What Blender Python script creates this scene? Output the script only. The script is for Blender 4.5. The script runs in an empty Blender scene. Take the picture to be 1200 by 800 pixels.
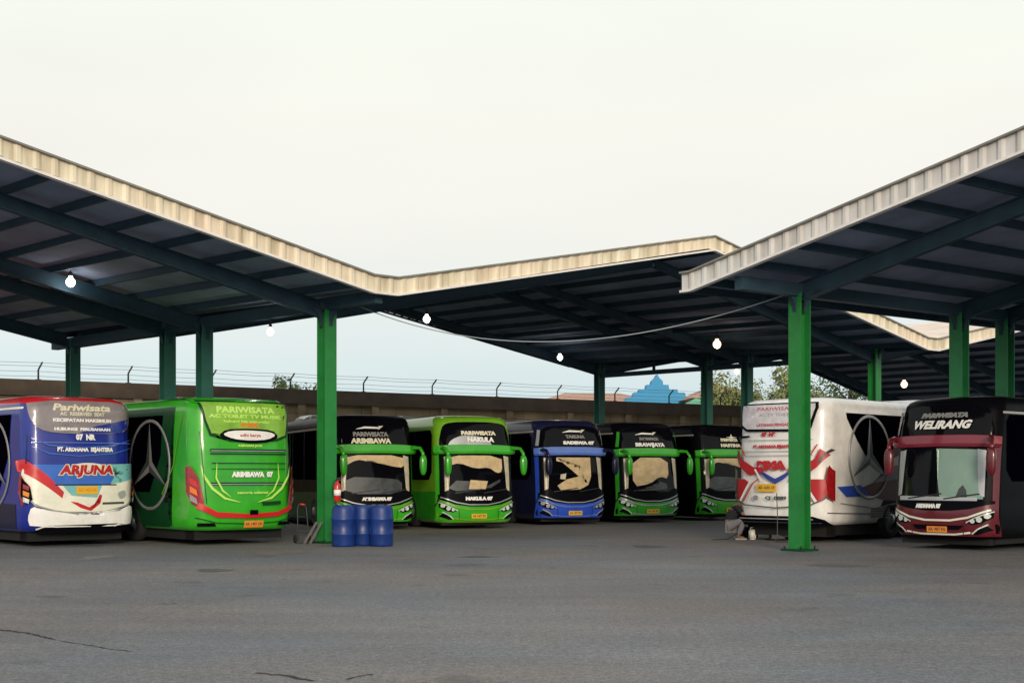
import bpy, bmesh, math, random
from mathutils import Vector, Matrix
random.seed(7)
R = math.radians
SC = bpy.context.scene
COL = SC.collection

# ------------------------------------------------------------------ materials
def mat(name, col, rough=.5, metal=0., coat=0., var=0., vscale=3., bump=0., bscale=30., emit=None, estr=0., spec=.5, dirt=None):
    m = bpy.data.materials.new(name); m.use_nodes = True
    nt = m.node_tree; b = nt.nodes['Principled BSDF']
    b.inputs['Base Color'].default_value = (*col, 1)
    b.inputs['Roughness'].default_value = rough
    b.inputs['Metallic'].default_value = metal
    b.inputs['Coat Weight'].default_value = coat
    b.inputs['Coat Roughness'].default_value = .08
    b.inputs['Specular IOR Level'].default_value = spec
    if emit:
        b.inputs['Emission Color'].default_value = (*emit, 1); b.inputs['Emission Strength'].default_value = estr
    L = nt.links
    if var or bump or dirt:
        tc = nt.nodes.new('ShaderNodeTexCoord')
    if var:
        n = nt.nodes.new('ShaderNodeTexNoise'); n.inputs['Scale'].default_value = vscale; n.inputs['Detail'].default_value = 6
        n.inputs['Roughness'].default_value = .65
        L.new(tc.outputs['Object'], n.inputs['Vector'])
        r = nt.nodes.new('ShaderNodeMapRange'); r.inputs[1].default_value = .3; r.inputs[2].default_value = .7
        r.inputs[3].default_value = 1 - var; r.inputs[4].default_value = 1 + var
        L.new(n.outputs['Fac'], r.inputs[0])
        mx = nt.nodes.new('ShaderNodeVectorMath'); mx.operation = 'SCALE'; mx.inputs[0].default_value = col
        L.new(r.outputs[0], mx.inputs['Scale'])
        L.new(mx.outputs[0], b.inputs['Base Color'])
        r2 = nt.nodes.new('ShaderNodeMapRange'); r2.inputs[3].default_value = max(.02, rough - .08); r2.inputs[4].default_value = min(1, rough + .15)
        L.new(n.outputs['Fac'], r2.inputs[0]); L.new(r2.outputs[0], b.inputs['Roughness'])
    if bump:
        n2 = nt.nodes.new('ShaderNodeTexNoise'); n2.inputs['Scale'].default_value = bscale; n2.inputs['Detail'].default_value = 4
        L.new(tc.outputs['Object'], n2.inputs['Vector'])
        bp = nt.nodes.new('ShaderNodeBump'); bp.inputs['Strength'].default_value = bump; bp.inputs['Distance'].default_value = .02
        L.new(n2.outputs['Fac'], bp.inputs['Height']); L.new(bp.outputs[0], b.inputs['Normal'])
    return m

M = {}
def paint(name, col, **k):
    M[name] = mat(name, col, rough=k.pop('rough', .32), coat=k.pop('coat', .6), var=k.pop('var', .15), vscale=k.pop('vscale', 2.2), **k)
paint('green_paint', (.032, .38, .012)); paint('lime_paint', (.17, .42, .02)); paint('dark_green_paint', (.006, .05, .016), coat=.1, spec=.2)
paint('blue_paint', (.008, .022, .27)); paint('navy_paint', (.010, .011, .045), coat=.2, spec=.3); paint('red_paint', (.55, .012, .015))
paint('mid_blue_paint', (.03, .13, .55)); paint('teal_paint', (.18, .48, .48)); paint('white_paint', (.84, .82, .80))
paint('cream_paint', (.80, .78, .66)); paint('maroon_paint', (.12, .006, .014)); paint('maroon_dark', (.07, .006, .02))
paint('maroon_light', (.21, .014, .035)); paint('grey_paint', (.32, .31, .30)); paint('black_paint', (.003, .003, .005), coat=.0, spec=.06, rough=.35)
paint('emerald_paint', (.03, .32, .02)); paint('silver_paint', (.42, .43, .45), metal=.3); paint('lilac_grey', (.30, .26, .30))
paint('pale_stripe', (.45, .62, .12)); paint('royal_paint', (.02, .07, .5)); paint('blue_sheen', (.09, .18, .58))
M['glass'] = mat('dark_tinted_glass', (.003, .003, .005), rough=.06, spec=.16)
M['glass_side'] = mat('side_tinted_glass', (.001, .001, .003), rough=.25, spec=.0, var=.3, vscale=.8)
M['glass_grey'] = mat('perforated_film_grey', (.25, .215, .235), rough=.35, coat=.7, var=.2, vscale=2)  # grey-beige reflection on the rear glass put into its colour
M['glass_lime'] = mat('perforated_film_lime', (.22, .46, .04), rough=.35, coat=.6, var=.25, vscale=2)
M['glass_pale'] = mat('perforated_film_pale', (.60, .56, .60), rough=.3, coat=.7, var=.15, vscale=6)
M['glass_mint'] = mat('reflective_windscreen', (.20, .31, .26), rough=.12, coat=.3, var=.12, vscale=1.5)  # sky reflection put into a pale green-grey colour
M['curtain'] = mat('tan_curtain', (.56, .42, .23), rough=.5, coat=.25, var=.22, vscale=5)  # tan stands for reflections painted on the windscreens
M['curtain_pale'] = mat('pale_curtain', (.50, .45, .33), rough=.5, coat=.25, var=.2, vscale=6)
M['seat_dark'] = mat('dark_dashboard', (.035, .040, .045), rough=.35, coat=.2, var=.4, vscale=4)
M['dash_grey'] = mat('grey_dashboard', (.045, .052, .056), rough=.4, coat=.2, var=.6, vscale=3)
M['rubber'] = mat('rubber', (.012, .012, .013), rough=.85, var=.2)
M['black'] = mat('black_plastic', (.008, .008, .009), rough=.5, var=.2)
M['chassis'] = mat('chassis_black', (.006, .006, .006), rough=.8)
M['rim'] = mat('wheel_rim', (.3, .3, .31), rough=.35, metal=.7, var=.15)
M['letter_white'] = mat('white_lettering', (.85, .84, .82), rough=.5)
M['letter_cream'] = mat('cream_lettering', (.72, .68, .5), rough=.5)
M['letter_grey'] = mat('grey_lettering', (.22, .22, .22), rough=.5)
M['letter_red'] = mat('red_lettering', (.45, .012, .02), rough=.4)
M['letter_dark'] = mat('dark_lettering', (.03, .02, .05), rough=.5)
M['letter_orange'] = mat('orange_lettering', (.75, .18, .02), rough=.5)
M['letter_lime'] = mat('lime_lettering', (.5, .8, .15), rough=.5)
M['plate'] = mat('yellow_plate', (.75, .42, .02), rough=.45)
M['plate_orange'] = mat('orange_plate', (.75, .26, .03), rough=.45)
M['lamp_glass'] = mat('headlamp_glass', (.62, .68, .66), rough=.12, coat=1., var=.35, vscale=14)
M['tail_red'] = mat('tail_lamp_red', (.30, .008, .012), rough=.15, coat=1., var=.3, vscale=9)
M['emblem'] = mat('emblem_grey', (.30, .30, .31), rough=.4, metal=.3, coat=.5)
M['emblem_dark'] = mat('emblem_dark', (.05, .055, .06), rough=.4, coat=.5)
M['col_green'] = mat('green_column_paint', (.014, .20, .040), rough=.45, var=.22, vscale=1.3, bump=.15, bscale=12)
M['col_mid'] = mat('dull_green_column_paint', (.020, .19, .065), rough=.5, var=.2, vscale=1.3)  # column green darkened partway, roof shade put into the colour
M['col_teal'] = mat('teal_column_paint', (.018, .11, .085), rough=.5, var=.2, vscale=1.3)  # column green darkened to teal, roof shade put into the colour
M['beam'] = mat('blue_green_steel', (.028, .058, .085), rough=.6, spec=.2, var=.2, vscale=2)
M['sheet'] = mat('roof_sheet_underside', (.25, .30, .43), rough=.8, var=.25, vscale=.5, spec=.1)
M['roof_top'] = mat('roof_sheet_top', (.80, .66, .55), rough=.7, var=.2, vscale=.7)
M['trim'] = mat('fascia_trim', (.74, .70, .68), rough=.5, var=.1)
M['trim_dark'] = mat('fascia_cap', (.20, .19, .17), rough=.6, var=.2)
M['concrete'] = mat('concrete', (.16, .15, .14), rough=.9, var=.25, vscale=4, bump=.4)
M['steel'] = mat('galvanised_steel', (.05, .06, .065), rough=.5, metal=.4, var=.2)
M['post'] = mat('dark_post', (.03, .03, .035), rough=.7)
M['wire'] = mat('thin_wire', (.10, .10, .11), rough=.7)
M['cable'] = mat('pale_cable', (.26, .30, .32), rough=.6)
M['drum'] = mat('blue_plastic_drum', (.006, .032, .18), rough=.38, var=.25, vscale=3)
M['red_tank'] = mat('extinguisher_red', (.55, .02, .02), rough=.3, coat=.5)
M['bulb'] = mat('lit_bulb', (1, 1, 1), emit=(1, .96, .92), estr=5)
M['bulb_warm'] = mat('lit_bulb_warm', (1, .8, .6), emit=(1, .66, .40), estr=2.6)
M['lamp_cap'] = mat('lamp_cap', (.05, .05, .06), rough=.5)
M['bark'] = mat('bark', (.09, .07, .05), rough=.9, var=.3, vscale=6)
M['leaf'] = mat('foliage_green', (.065, .105, .03), rough=.7, var=.5, vscale=1.2)
M['leaf_y'] = mat('foliage_yellow_green', (.19, .22, .07), rough=.7, var=.45, vscale=1.0)
M['pink_wall'] = mat('pink_house_wall', (.52, .30, .22), rough=.85, var=.15)
M['tile'] = mat('red_tile_roof', (.45, .27, .20), rough=.85, var=.3, vscale=6)
M['sky_blue'] = mat('bright_blue_board', (.03, .26, .50), rough=.6, var=.1)
M['mint'] = mat('mint_wall', (.16, .42, .27), rough=.8, var=.1)
M['skin'] = mat('skin', (.23, .12, .075), rough=.55)
M['shirt'] = mat('black_shirt', (.012, .012, .015), rough=.85, bump=.3)
M['trouser'] = mat('grey_trousers', (.20, .18, .19), rough=.85, var=.2, vscale=8, bump=.3)
M['hair'] = mat('black_hair', (.010, .009, .008), rough=.6)
M['sandal'] = mat('pale_sandal', (.42, .40, .38), rough=.7)
M['white_plastic'] = mat('white_plastic', (.72, .70, .62), rough=.45)
M['crack'] = mat('asphalt_crack', (.018, .018, .018), rough=.95)

def fascia_material(c0=(.50, .42, .30), c1=(.80, .72, .58)):
    m = mat('weathered_cream_metal', c1, rough=.5)
    nt = m.node_tree; L = nt.links; b = nt.nodes['Principled BSDF']
    tc = nt.nodes.new('ShaderNodeTexCoord')
    mp = nt.nodes.new('ShaderNodeMapping'); mp.inputs['Scale'].default_value = (2.2, 2.2, .35)
    n = nt.nodes.new('ShaderNodeTexNoise'); n.inputs['Scale'].default_value = 1.6; n.inputs['Detail'].default_value = 7
    cr = nt.nodes.new('ShaderNodeValToRGB'); e = cr.color_ramp.elements
    e[0].position = .3; e[0].color = (*c0, 1); e[1].position = .62; e[1].color = (*c1, 1)
    n2 = nt.nodes.new('ShaderNodeTexNoise'); n2.inputs['Scale'].default_value = .45; n2.inputs['Detail'].default_value = 2
    mx = nt.nodes.new('ShaderNodeMixRGB'); mx.blend_type = 'MULTIPLY'; mx.inputs[0].default_value = .3
    cr2 = nt.nodes.new('ShaderNodeValToRGB'); e2 = cr2.color_ramp.elements
    e2[0].position = .35; e2[0].color = (1, .80, .68, 1); e2[1].position = .65; e2[1].color = (.92, 1, .86, 1)
    L.new(tc.outputs['Object'], mp.inputs[0]); L.new(mp.outputs[0], n.inputs[0]); L.new(n.outputs['Fac'], cr.inputs[0])
    L.new(tc.outputs['Object'], n2.inputs[0]); L.new(n2.outputs['Fac'], cr2.inputs[0])
    L.new(cr.outputs[0], mx.inputs[1]); L.new(cr2.outputs[0], mx.inputs[2]); L.new(mx.outputs[0], b.inputs['Base Color'])
    return m
M['fascia'] = fascia_material(); M['fascia_grey'] = fascia_material((.46, .44, .42), (.70, .69, .70))  # second one is greyer: duller light on the right fascia put into colour

def asphalt_material():
    m = mat('worn_asphalt', (.13, .13, .13), rough=.8)
    nt = m.node_tree; L = nt.links; b = nt.nodes['Principled BSDF']; N = nt.nodes.new
    tc = N('ShaderNodeTexCoord')
    def noise(sc, det, rgh=.6, vec=None):
        n = N('ShaderNodeTexNoise'); n.inputs['Scale'].default_value = sc; n.inputs['Detail'].default_value = det; n.inputs['Roughness'].default_value = rgh
        L.new(vec or tc.outputs['Object'], n.inputs['Vector']); return n
    big = noise(.11, 5, .55); mp = N('ShaderNodeMapping'); mp.inputs['Scale'].default_value = (.35, 1.3, 1); mp.inputs['Rotation'].default_value = (0, 0, .25)
    L.new(tc.outputs['Object'], mp.inputs[0])
    streak = noise(.9, 6, .6, mp.outputs[0]); fine = noise(38, 3, .7); mid = noise(3.2, 6, .7); tint = noise(.16, 3, .5)
    c1 = N('ShaderNodeValToRGB'); e = c1.color_ramp.elements
    e[0].position = .3; e[0].color = (.115, .115, .120, 1); e[1].position = .7; e[1].color = (.205, .200, .198, 1)
    L.new(big.outputs['Fac'], c1.inputs[0])
    c2 = N('ShaderNodeValToRGB'); e = c2.color_ramp.elements
    e[0].position = .35; e[0].color = (.90, .96, 1.05, 1); e[1].position = .68; e[1].color = (1.15, 1.0, .85, 1)
    L.new(tint.outputs['Fac'], c2.inputs[0])
    def mul(a, bb, f=1.):
        x = N('ShaderNodeMixRGB'); x.blend_type = 'MULTIPLY'; x.inputs[0].default_value = f; L.new(a, x.inputs[1]); L.new(bb, x.inputs[2]); return x.outputs[0]
    def rng(n, lo, hi, a=.3, z=.7):
        r = N('ShaderNodeMapRange'); r.inputs[1].default_value = a; r.inputs[2].default_value = z; r.inputs[3].default_value = lo; r.inputs[4].default_value = hi
        L.new(n.outputs['Fac'], r.inputs[0]); return r.outputs[0]
    o = mul(c1.outputs[0], c2.outputs[0]); o = mul(o, rng(streak, .88, 1.10)); o = mul(o, rng(mid, .84, 1.14)); o = mul(o, rng(fine, .50, 1.5))
    grain = noise(13, 4, .75); o = mul(o, rng(grain, .70, 1.30, .35, .65))
    spot = noise(.75, 3, .5); o = mul(o, rng(spot, .62, 1.0, .26, .36))
    sp2 = noise(2.6, 2, .5); o = mul(o, rng(sp2, .60, 1.0, .24, .30))
    L.new(o, b.inputs['Base Color'])
    L.new(rng(mid, .68, .92), b.inputs['Roughness'])
    bp = N('ShaderNodeBump'); bp.inputs['Strength'].default_value = .6; bp.inputs['Distance'].default_value = .012
    L.new(fine.outputs['Fac'], bp.inputs['Height'])
    bp2 = N('ShaderNodeBump'); bp2.inputs['Strength'].default_value = .35; bp2.inputs['Distance'].default_value = .05
    L.new(mid.outputs['Fac'], bp2.inputs['Height']); L.new(bp.outputs[0], bp2.inputs['Normal']); L.new(bp2.outputs[0], b.inputs['Normal'])
    return m
M['asphalt'] = asphalt_material()

def wall_material():
    m = mat('brown_block_wall', (.2, .15, .1), rough=.9)
    nt = m.node_tree; L = nt.links; b = nt.nodes['Principled BSDF']; N = nt.nodes.new
    tc = N('ShaderNodeTexCoord'); sp = N('ShaderNodeSeparateXYZ'); cb = N('ShaderNodeCombineXYZ')
    L.new(tc.outputs['Object'], sp.inputs[0]); L.new(sp.outputs[0], cb.inputs[0]); L.new(sp.outputs[2], cb.inputs[1])
    br = N('ShaderNodeTexBrick'); br.inputs['Scale'].default_value = 1.; br.inputs['Brick Width'].default_value = 1.7; br.inputs['Row Height'].default_value = .42
    br.inputs['Mortar Size'].default_value = .012
    br.inputs['Color1'].default_value = (.22, .16, .09, 1); br.inputs['Color2'].default_value = (.30, .22, .13, 1); br.inputs['Mortar'].default_value = (.09, .07, .05, 1)
    L.new(cb.outputs[0], br.inputs['Vector'])
    n = N('ShaderNodeTexNoise'); n.inputs['Scale'].default_value = .7; n.inputs['Detail'].default_value = 8; L.new(tc.outputs['Object'], n.inputs['Vector'])
    r = N('ShaderNodeMapRange'); r.inputs[1].default_value = .3; r.inputs[2].default_value = .7; r.inputs[3].default_value = .6; r.inputs[4].default_value = 1.3
    L.new(n.outputs['Fac'], r.inputs[0])
    x = N('ShaderNodeMixRGB'); x.blend_type = 'MULTIPLY'; x.inputs[0].default_value = 1; L.new(br.outputs[0], x.inputs[1]); L.new(r.outputs[0], x.inputs[2])
    L.new(x.outputs[0], b.inputs['Base Color'])
    return m
M['wall'] = wall_material()
M['wall_cap'] = mat('dark_brown_coping', (.075, .052, .036), rough=.9, var=.3, vscale=1.5)

# ------------------------------------------------------------------ object helpers
def tag(o, label=None, cat=None, group=None, kind=None):
    if label: o['label'] = label
    if cat: o['category'] = cat
    if group: o['group'] = group
    if kind: o['kind'] = kind
    return o
def empty(name, loc=(0, 0, 0), rz=0):
    o = bpy.data.objects.new(name, None); COL.objects.link(o); o.location = loc; o.rotation_euler = (0, 0, rz); o.empty_display_size = .3
    return o
def link(name, bm, m, parent=None, smooth=False):
    me = bpy.data.meshes.new(name); bm.to_mesh(me); bm.free()
    if smooth:
        for p in me.polygons: p.use_smooth = True
    if m is not None:
        for mm in (m if isinstance(m, (list, tuple)) else [m]): me.materials.append(M[mm] if isinstance(mm, str) else mm)
    o = bpy.data.objects.new(name, me); COL.objects.link(o)
    if parent is not None: o.parent = parent
    return o
def hexa(bm, P, mi=0):
    v = [bm.verts.new(p) for p in P]
    for f in ((0, 3, 2, 1), (4, 5, 6, 7), (0, 1, 5, 4), (1, 2, 6, 5), (2, 3, 7, 6), (3, 0, 4, 7)):
        bm.faces.new([v[i] for i in f]).material_index = mi
def box(bm, x0, x1, y0, y1, z0, z1, mi=0):
    hexa(bm, [(x0, y0, z0), (x1, y0, z0), (x1, y1, z0), (x0, y1, z0), (x0, y0, z1), (x1, y0, z1), (x1, y1, z1), (x0, y1, z1)], mi)
def bar(bm, a, b, w, h, up=Vector((0, 0, 1)), h2=None):
    """box from a to b, width w sideways, hanging h below the a-b line"""
    a = Vector(a); b = Vector(b); d = (b - a).normalized(); s = d.cross(up).normalized() * w / 2; h2 = h if h2 is None else h2
    P = [a - s - up * h, b - s - up * h2, b + s - up * h2, a + s - up * h, a - s, b - s, b + s, a + s]
    hexa(bm, P)
def tube(bm, pts, r, n=8, cap=True):
    pts = [Vector(p) for p in pts]; rs = r if isinstance(r, (list, tuple)) else [r] * len(pts)
    rings = []; prev = None
    for i, p in enumerate(pts):
        d = (pts[min(i + 1, len(pts) - 1)] - pts[max(i - 1, 0)]).normalized()
        ref = prev if prev is not None else (Vector((0, 0, 1)) if abs(d.z) < .9 else Vector((1, 0, 0)))
        a = d.cross(ref).normalized(); b2 = a.cross(d).normalized(); prev = b2
        rings.append([bm.verts.new(p + (a * math.cos(t) + b2 * math.sin(t)) * rs[i]) for t in [2 * math.pi * k / n for k in range(n)]])
    for r0, r1 in zip(rings, rings[1:]):
        for k in range(n):
            bm.faces.new((r0[k], r0[(k + 1) % n], r1[(k + 1) % n], r1[k])).smooth = True
    if cap:
        bm.faces.new(rings[0][::-1]); bm.faces.new(rings[-1])
def lathe(bm, prof, n=24, c=(0, 0, 0)):
    rings = [[bm.verts.new((c[0] + r * math.cos(2 * math.pi * k / n), c[1] + r * math.sin(2 * math.pi * k / n), c[2] + z)) for k in range(n)] for r, z in prof]
    for a, b in zip(rings, rings[1:]):
        for k in range(n): bm.faces.new((a[k], a[(k + 1) % n], b[(k + 1) % n], b[k])).smooth = True
    bm.faces.new(rings[0][::-1]); bm.faces.new(rings[-1])
def mkbox(name, m, parent, *a):
    bm = bmesh.new(); box(bm, *a); return link(name, bm, m, parent)
def copy_tree(o, parent=None):
    c = o.copy(); COL.objects.link(c); c.parent = parent
    for ch in list(o.children): copy_tree(ch, c)
    return c

# ------------------------------------------------------------------ coach
TAB = [(.30, 1.18, .08, .10), (.42, 1.235, .03, .04), (.8, 1.25, 0, 0), (1.2, 1.25, .015, 0), (1.8, 1.25, .06, .01), (2.3, 1.25, .12, .02), (2.6, 1.25, .16, .05),
       (2.9, 1.245, .22, .06), (3.2, 1.235, .30, .08), (3.36, 1.215, .35, .11), (3.46, 1.165, .42, .17), (3.53, 1.07, .56, .32), (3.575, .80, .95, .8), (3.6, .35, 1.6, 1.5)]
class Coach:
    def __init__(s, name, label, H, zb, L=12.):
        s.H, s.zb, s.L = H, zb, L; s.B = .10
        s.root = empty(name); tag(s.root, label, 'bus', 'coaches parked under the canopies'); s.n = 0
    def prof(s, z):
        t = .3 + (z - s.zb) / (s.H - s.zb) * 3.3; t = min(max(t, .3), 3.6)
        for a, b in zip(TAB, TAB[1:]):
            if t <= b[0]:
                f = (t - a[0]) / (b[0] - a[0]); return [a[i] + f * (b[i] - a[i]) for i in (1, 2, 3)]
    def rr(s, w): return min(.27, w * .7)
    def g(s, u, w):
        u = min(abs(u), w); r = s.rr(w); y = s.B * (min(u, w - r) / (w - r)) ** 2
        if u > w - r: y += .12 * (u - w + r) / r + (r - .0) * (1 - math.sqrt(max(0, 1 - ((u - w + r) / r) ** 2))) - .0
        return y
    def depth(s, w): return s.B + .12 + s.rr(w)
    def front(s, u, z, off):
        w, yf, yr = s.prof(z); k = 1 + off / w
        return Vector((u * k, yf + s.g(u, w) - off, z))
    def rear(s, u, z, off):
        w, yf, yr = s.prof(z); k = 1 + off / w
        return Vector((-u * k, s.L - yr - s.g(u, w) + off, z))
    def sidex(s, y, z):
        w, yf, yr = s.prof(z); d = min(y - yf, s.L - yr - y); lo, hi = w - s.rr(w), w
        if d >= s.depth(w): return w
        for _ in range(22):
            mm = (lo + hi) / 2
            if s.g(mm, w) < d: lo = mm
            else: hi = mm
        return lo
    def right(s, u, z, off): return Vector((s.sidex(u, z) + off, u, z))        # +x side, u = y
    def left(s, u, z, off): return Vector((-s.sidex(u, z) - off, u, z))        # -x side, u = y
    def body(s, m, top=None, ztop=9):
        bm = bmesh.new(); rings = []
        zs = []
        for a, b in zip(TAB, TAB[1:]):
            n = max(1, round((b[0] - a[0]) / .15)); zs += [a[0] + (b[0] - a[0]) * i / n for i in range(n)]
        zs.append(3.6)
        for t in zs:
            z = s.zb + (t - .3) / 3.3 * (s.H - s.zb); w, yf, yr = s.prof(z); r = s.rr(w)
            us = [-w + r * (1 - math.cos(math.pi / 2 * i / 9)) for i in range(9)] + [-(w - r) + 2 * (w - r) * i / 8 for i in range(9)] + [w - r * (1 - math.sin(math.pi / 2 * (9 - i) / 9 + 0)) if 0 else w - r + r * math.sin(math.pi / 2 * i / 9) for i in range(1, 10)]
            us = sorted(us)
            pts = [(u, yf + s.g(u, w)) for u in us] + [(w, yf + s.depth(w) + (s.L - yr - yf - 2 * s.depth(w)) * i / 6) for i in range(1, 6)] + \
                  [(u, s.L - yr - s.g(u, w)) for u in us[::-1]] + [(-w, s.L - yr - s.depth(w) - (s.L - yr - yf - 2 * s.depth(w)) * i / 6) for i in range(1, 6)]
            rings.append([bm.verts.new((x, y, z)) for x, y in pts])
        N = len(rings[0])
        for a, b in zip(rings, rings[1:]):
            for k in range(N): bm.faces.new((a[k], a[(k + 1) % N], b[(k + 1) % N], b[k]))
        bm.faces.new(rings[-1]); bm.faces.new(rings[0][::-1])
        if top:
            for f in bm.faces:
                if f.calc_center_median().z > ztop: f.material_index = 1
        return link('body', bm, [m, top] if top else m, s.root, True)
    def patch(s, name, poly, surf, m, parent=None, lift=None, rnd=0, flipcheck=True):
        """panel following the body surface; poly in (u, z)"""
        if lift is None: s.n += 1; lift = .007 + .0013 * s.n
        P = [Vector((a, b)) for a, b in poly]
        for _ in range(rnd):
            Q = []
            for i in range(len(P)):
                a, b = P[i], P[(i + 1) % len(P)]
                Q += [a * .78 + b * .22, a * .22 + b * .78]
            P = Q
        bm = bmesh.new(); f = bm.faces.new([bm.verts.new((p.x, 0, p.y)) for p in P])
        bmesh.ops.triangulate(bm, faces=[f])
        xs = [p.x for p in P]; zs = [p.y for p in P]
        s._cut(bm, min(xs), max(xs), min(zs), max(zs))
        fn = getattr(s, surf)
        for v in bm.verts: v.co = fn(v.co.x, v.co.z, lift)
        bmesh.ops.remove_doubles(bm, verts=bm.verts, dist=.0004)
        bmesh.ops.recalc_face_normals(bm, faces=bm.faces)
        c = sum((fc.normal * fc.calc_area() for fc in bm.faces), Vector())
        want = {'front': Vector((0, -1, 0)), 'rear': Vector((0, 1, 0)), 'right': Vector((1, 0, 0)), 'left': Vector((-1, 0, 0))}[surf]
        if c.dot(want) < 0: bmesh.ops.reverse_faces(bm, faces=bm.faces)
        return link(name, bm, m, parent or s.root, True)
    def _cut(s, bm, x0, x1, z0, z1):
        def planes(a, b, st):
            k = math.ceil(a / st + .01); o = []
            while k * st < b - 1e-4: o.append(k * st); k += 1
            return o
        for x in planes(x0, x1, .09 if x1 - x0 < 3 else .35):
            bmesh.ops.bisect_plane(bm, geom=bm.verts[:] + bm.edges[:] + bm.faces[:], plane_co=(x, 0, 0), plane_no=(1, 0, 0))
        for z in planes(z0, z1, .10):
            bmesh.ops.bisect_plane(bm, geom=bm.verts[:] + bm.edges[:] + bm.faces[:], plane_co=(0, 0, z), plane_no=(0, 0, 1))
    def text(s, body, u, z, size, surf, m, name='lettering', width=None, shear=0., bold=.012, lift=None, parent=None):
        s.n += 1
        if lift is None: lift = .007 + .0013 * s.n
        cu = bpy.data.curves.new('t', 'FONT'); cu.body = body; cu.size = size; cu.align_x = 'CENTER'; cu.align_y = 'CENTER'; cu.shear = shear; cu.offset = bold; cu.resolution_u = 2
        o = bpy.data.objects.new('t', cu); COL.objects.link(o)
        dg = bpy.context.evaluated_depsgraph_get(); me = bpy.data.meshes.new_from_object(o.evaluated_get(dg))
        bpy.data.objects.remove(o); bpy.data.curves.remove(cu)
        bm = bmesh.new(); bm.from_mesh(me); bpy.data.meshes.remove(me)
        xs = [v.co.x for v in bm.verts]
        k = (width / (max(xs) - min(xs))) if width else 1; cx = (max(xs) + min(xs)) / 2
        for v in bm.verts: v.co = Vector((u + (v.co.x - cx) * k, 0, z + v.co.y))
        s._cut(bm, min(v.co.x for v in bm.verts), max(v.co.x for v in bm.verts), z - size, z + size)
        fn = getattr(s, surf)
        for v in bm.verts:
            v.co = fn(v.co.x, v.co.z, lift)
        return link(name, bm, m, parent or s.root)
    def line(s, name, pts, wd, surf, m, **k):
        P = [Vector(p) for p in pts]; up, dn = [], []
        for i, p in enumerate(P):
            d = (P[min(i + 1, len(P) - 1)] - P[max(i - 1, 0)]).normalized(); nrm = Vector((-d.y, d.x))
            ww = wd[i] if isinstance(wd, (list, tuple)) else wd
            up.append(p + nrm * ww / 2); dn.append(p - nrm * ww / 2)
        return s.patch(name, [tuple(p) for p in up + dn[::-1]], surf, m, **k)
    def emblem(s, surf, cy, cz, r):
        g = s
        ring = [(cy + r * math.cos(t), cz + r * math.sin(t)) for t in [2 * math.pi * i / 40 for i in range(41)]]
        s.n += 1; lf = .012 + .0009 * s.n; fn = getattr(s, surf); bm = bmesh.new(); vs = []
        for a, b in ring[:-1]:
            dy, dz = (a - cy) / r, (b - cz) / r
            vs.append([bm.verts.new(fn(cy + dy * q, cz + dz * q, lf + h)) for q, h in ((r * .93, -.004), (r * .945, .012), (r * .985, .012), (r * 1.0, -.004))])
        for i in range(40):
            for k in range(3): bm.faces.new((vs[i][k], vs[i][k + 1], vs[(i + 1) % 40][k + 1], vs[(i + 1) % 40][k]))
        bmesh.ops.recalc_face_normals(bm, faces=bm.faces); e = link('emblem_ring', bm, 'emblem', s.root)
        for i, a in enumerate((90, 210, 330)):
            a = R(a); tip = (cy + r * .94 * math.cos(a), cz + r * .94 * math.sin(a))
            for sg in (-1, 1):
                q = a + sg * R(60); b = (cy + r * .16 * math.cos(q), cz + r * .16 * math.sin(q))
                s.patch('star_point', [(cy, cz), b, tip], surf, 'emblem' if sg * (1 if i else -1) > 0 else 'emblem_dark', parent=e)
    def under(s):
        bm = bmesh.new(); box(bm, -1.08, 1.08, .5, s.L - .45, max(.13, s.zb - .26), s.zb + .1); link('chassis', bm, 'chassis', s.root)  # black chassis box hangs low to fill the shade underneath
        bm = bmesh.new(); box(bm, -1.08, 1.08, .34, .55, .12, s.zb + .03); link('undertray', bm, 'chassis', s.root)  # black slab standing for the shade below the front
        mkbox('undertray', 'chassis', s.root, -1.08, 1.08, s.L - .9, s.L - .44, .13, s.zb + .03)  # same slab of painted shade below the rear
        for y in (2.6, s.L - 3.4):
            for sg in (-1, 1):
                bm = bmesh.new()
                prof = [(.20, -.13), (.42, -.13), (.50, -.09), (.51, 0), (.50, .09), (.42, .13), (.30, .13), (.26, .05), (.1, .03)]
                lathe(bm, prof, 24); bmesh.ops.rotate(bm, verts=bm.verts, cent=(0, 0, 0), matrix=Matrix.Rotation(R(90) * sg, 3, 'Y'))
                bmesh.ops.translate(bm, verts=bm.verts, vec=(sg * 1.135, y, .51)); w = link('wheel', bm, 'rubber', s.root)
                bm = bmesh.new(); lathe(bm, [(.27, -.01), (.27, .02), (.2, .0), (.13, .06), (.12, .1), (.02, .11)], 20)
                bmesh.ops.rotate(bm, verts=bm.verts, cent=(0, 0, 0), matrix=Matrix.Rotation(R(90) * sg, 3, 'Y'))
                bmesh.ops.translate(bm, verts=bm.verts, vec=(sg * 1.20, y, .51)); link('rim', bm, 'rim', w)
                arch = [(y + .66 * math.cos(t), max(s.zb + .01, .5 + .66 * math.sin(t))) for t in [math.pi * i / 16 for i in range(17)]] + [(y - .66, s.zb + .01), (y + .66, s.zb + .01)]
                s.patch('wheel_arch', arch, 'right' if sg > 0 else 'left', 'chassis', lift=.006)
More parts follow.
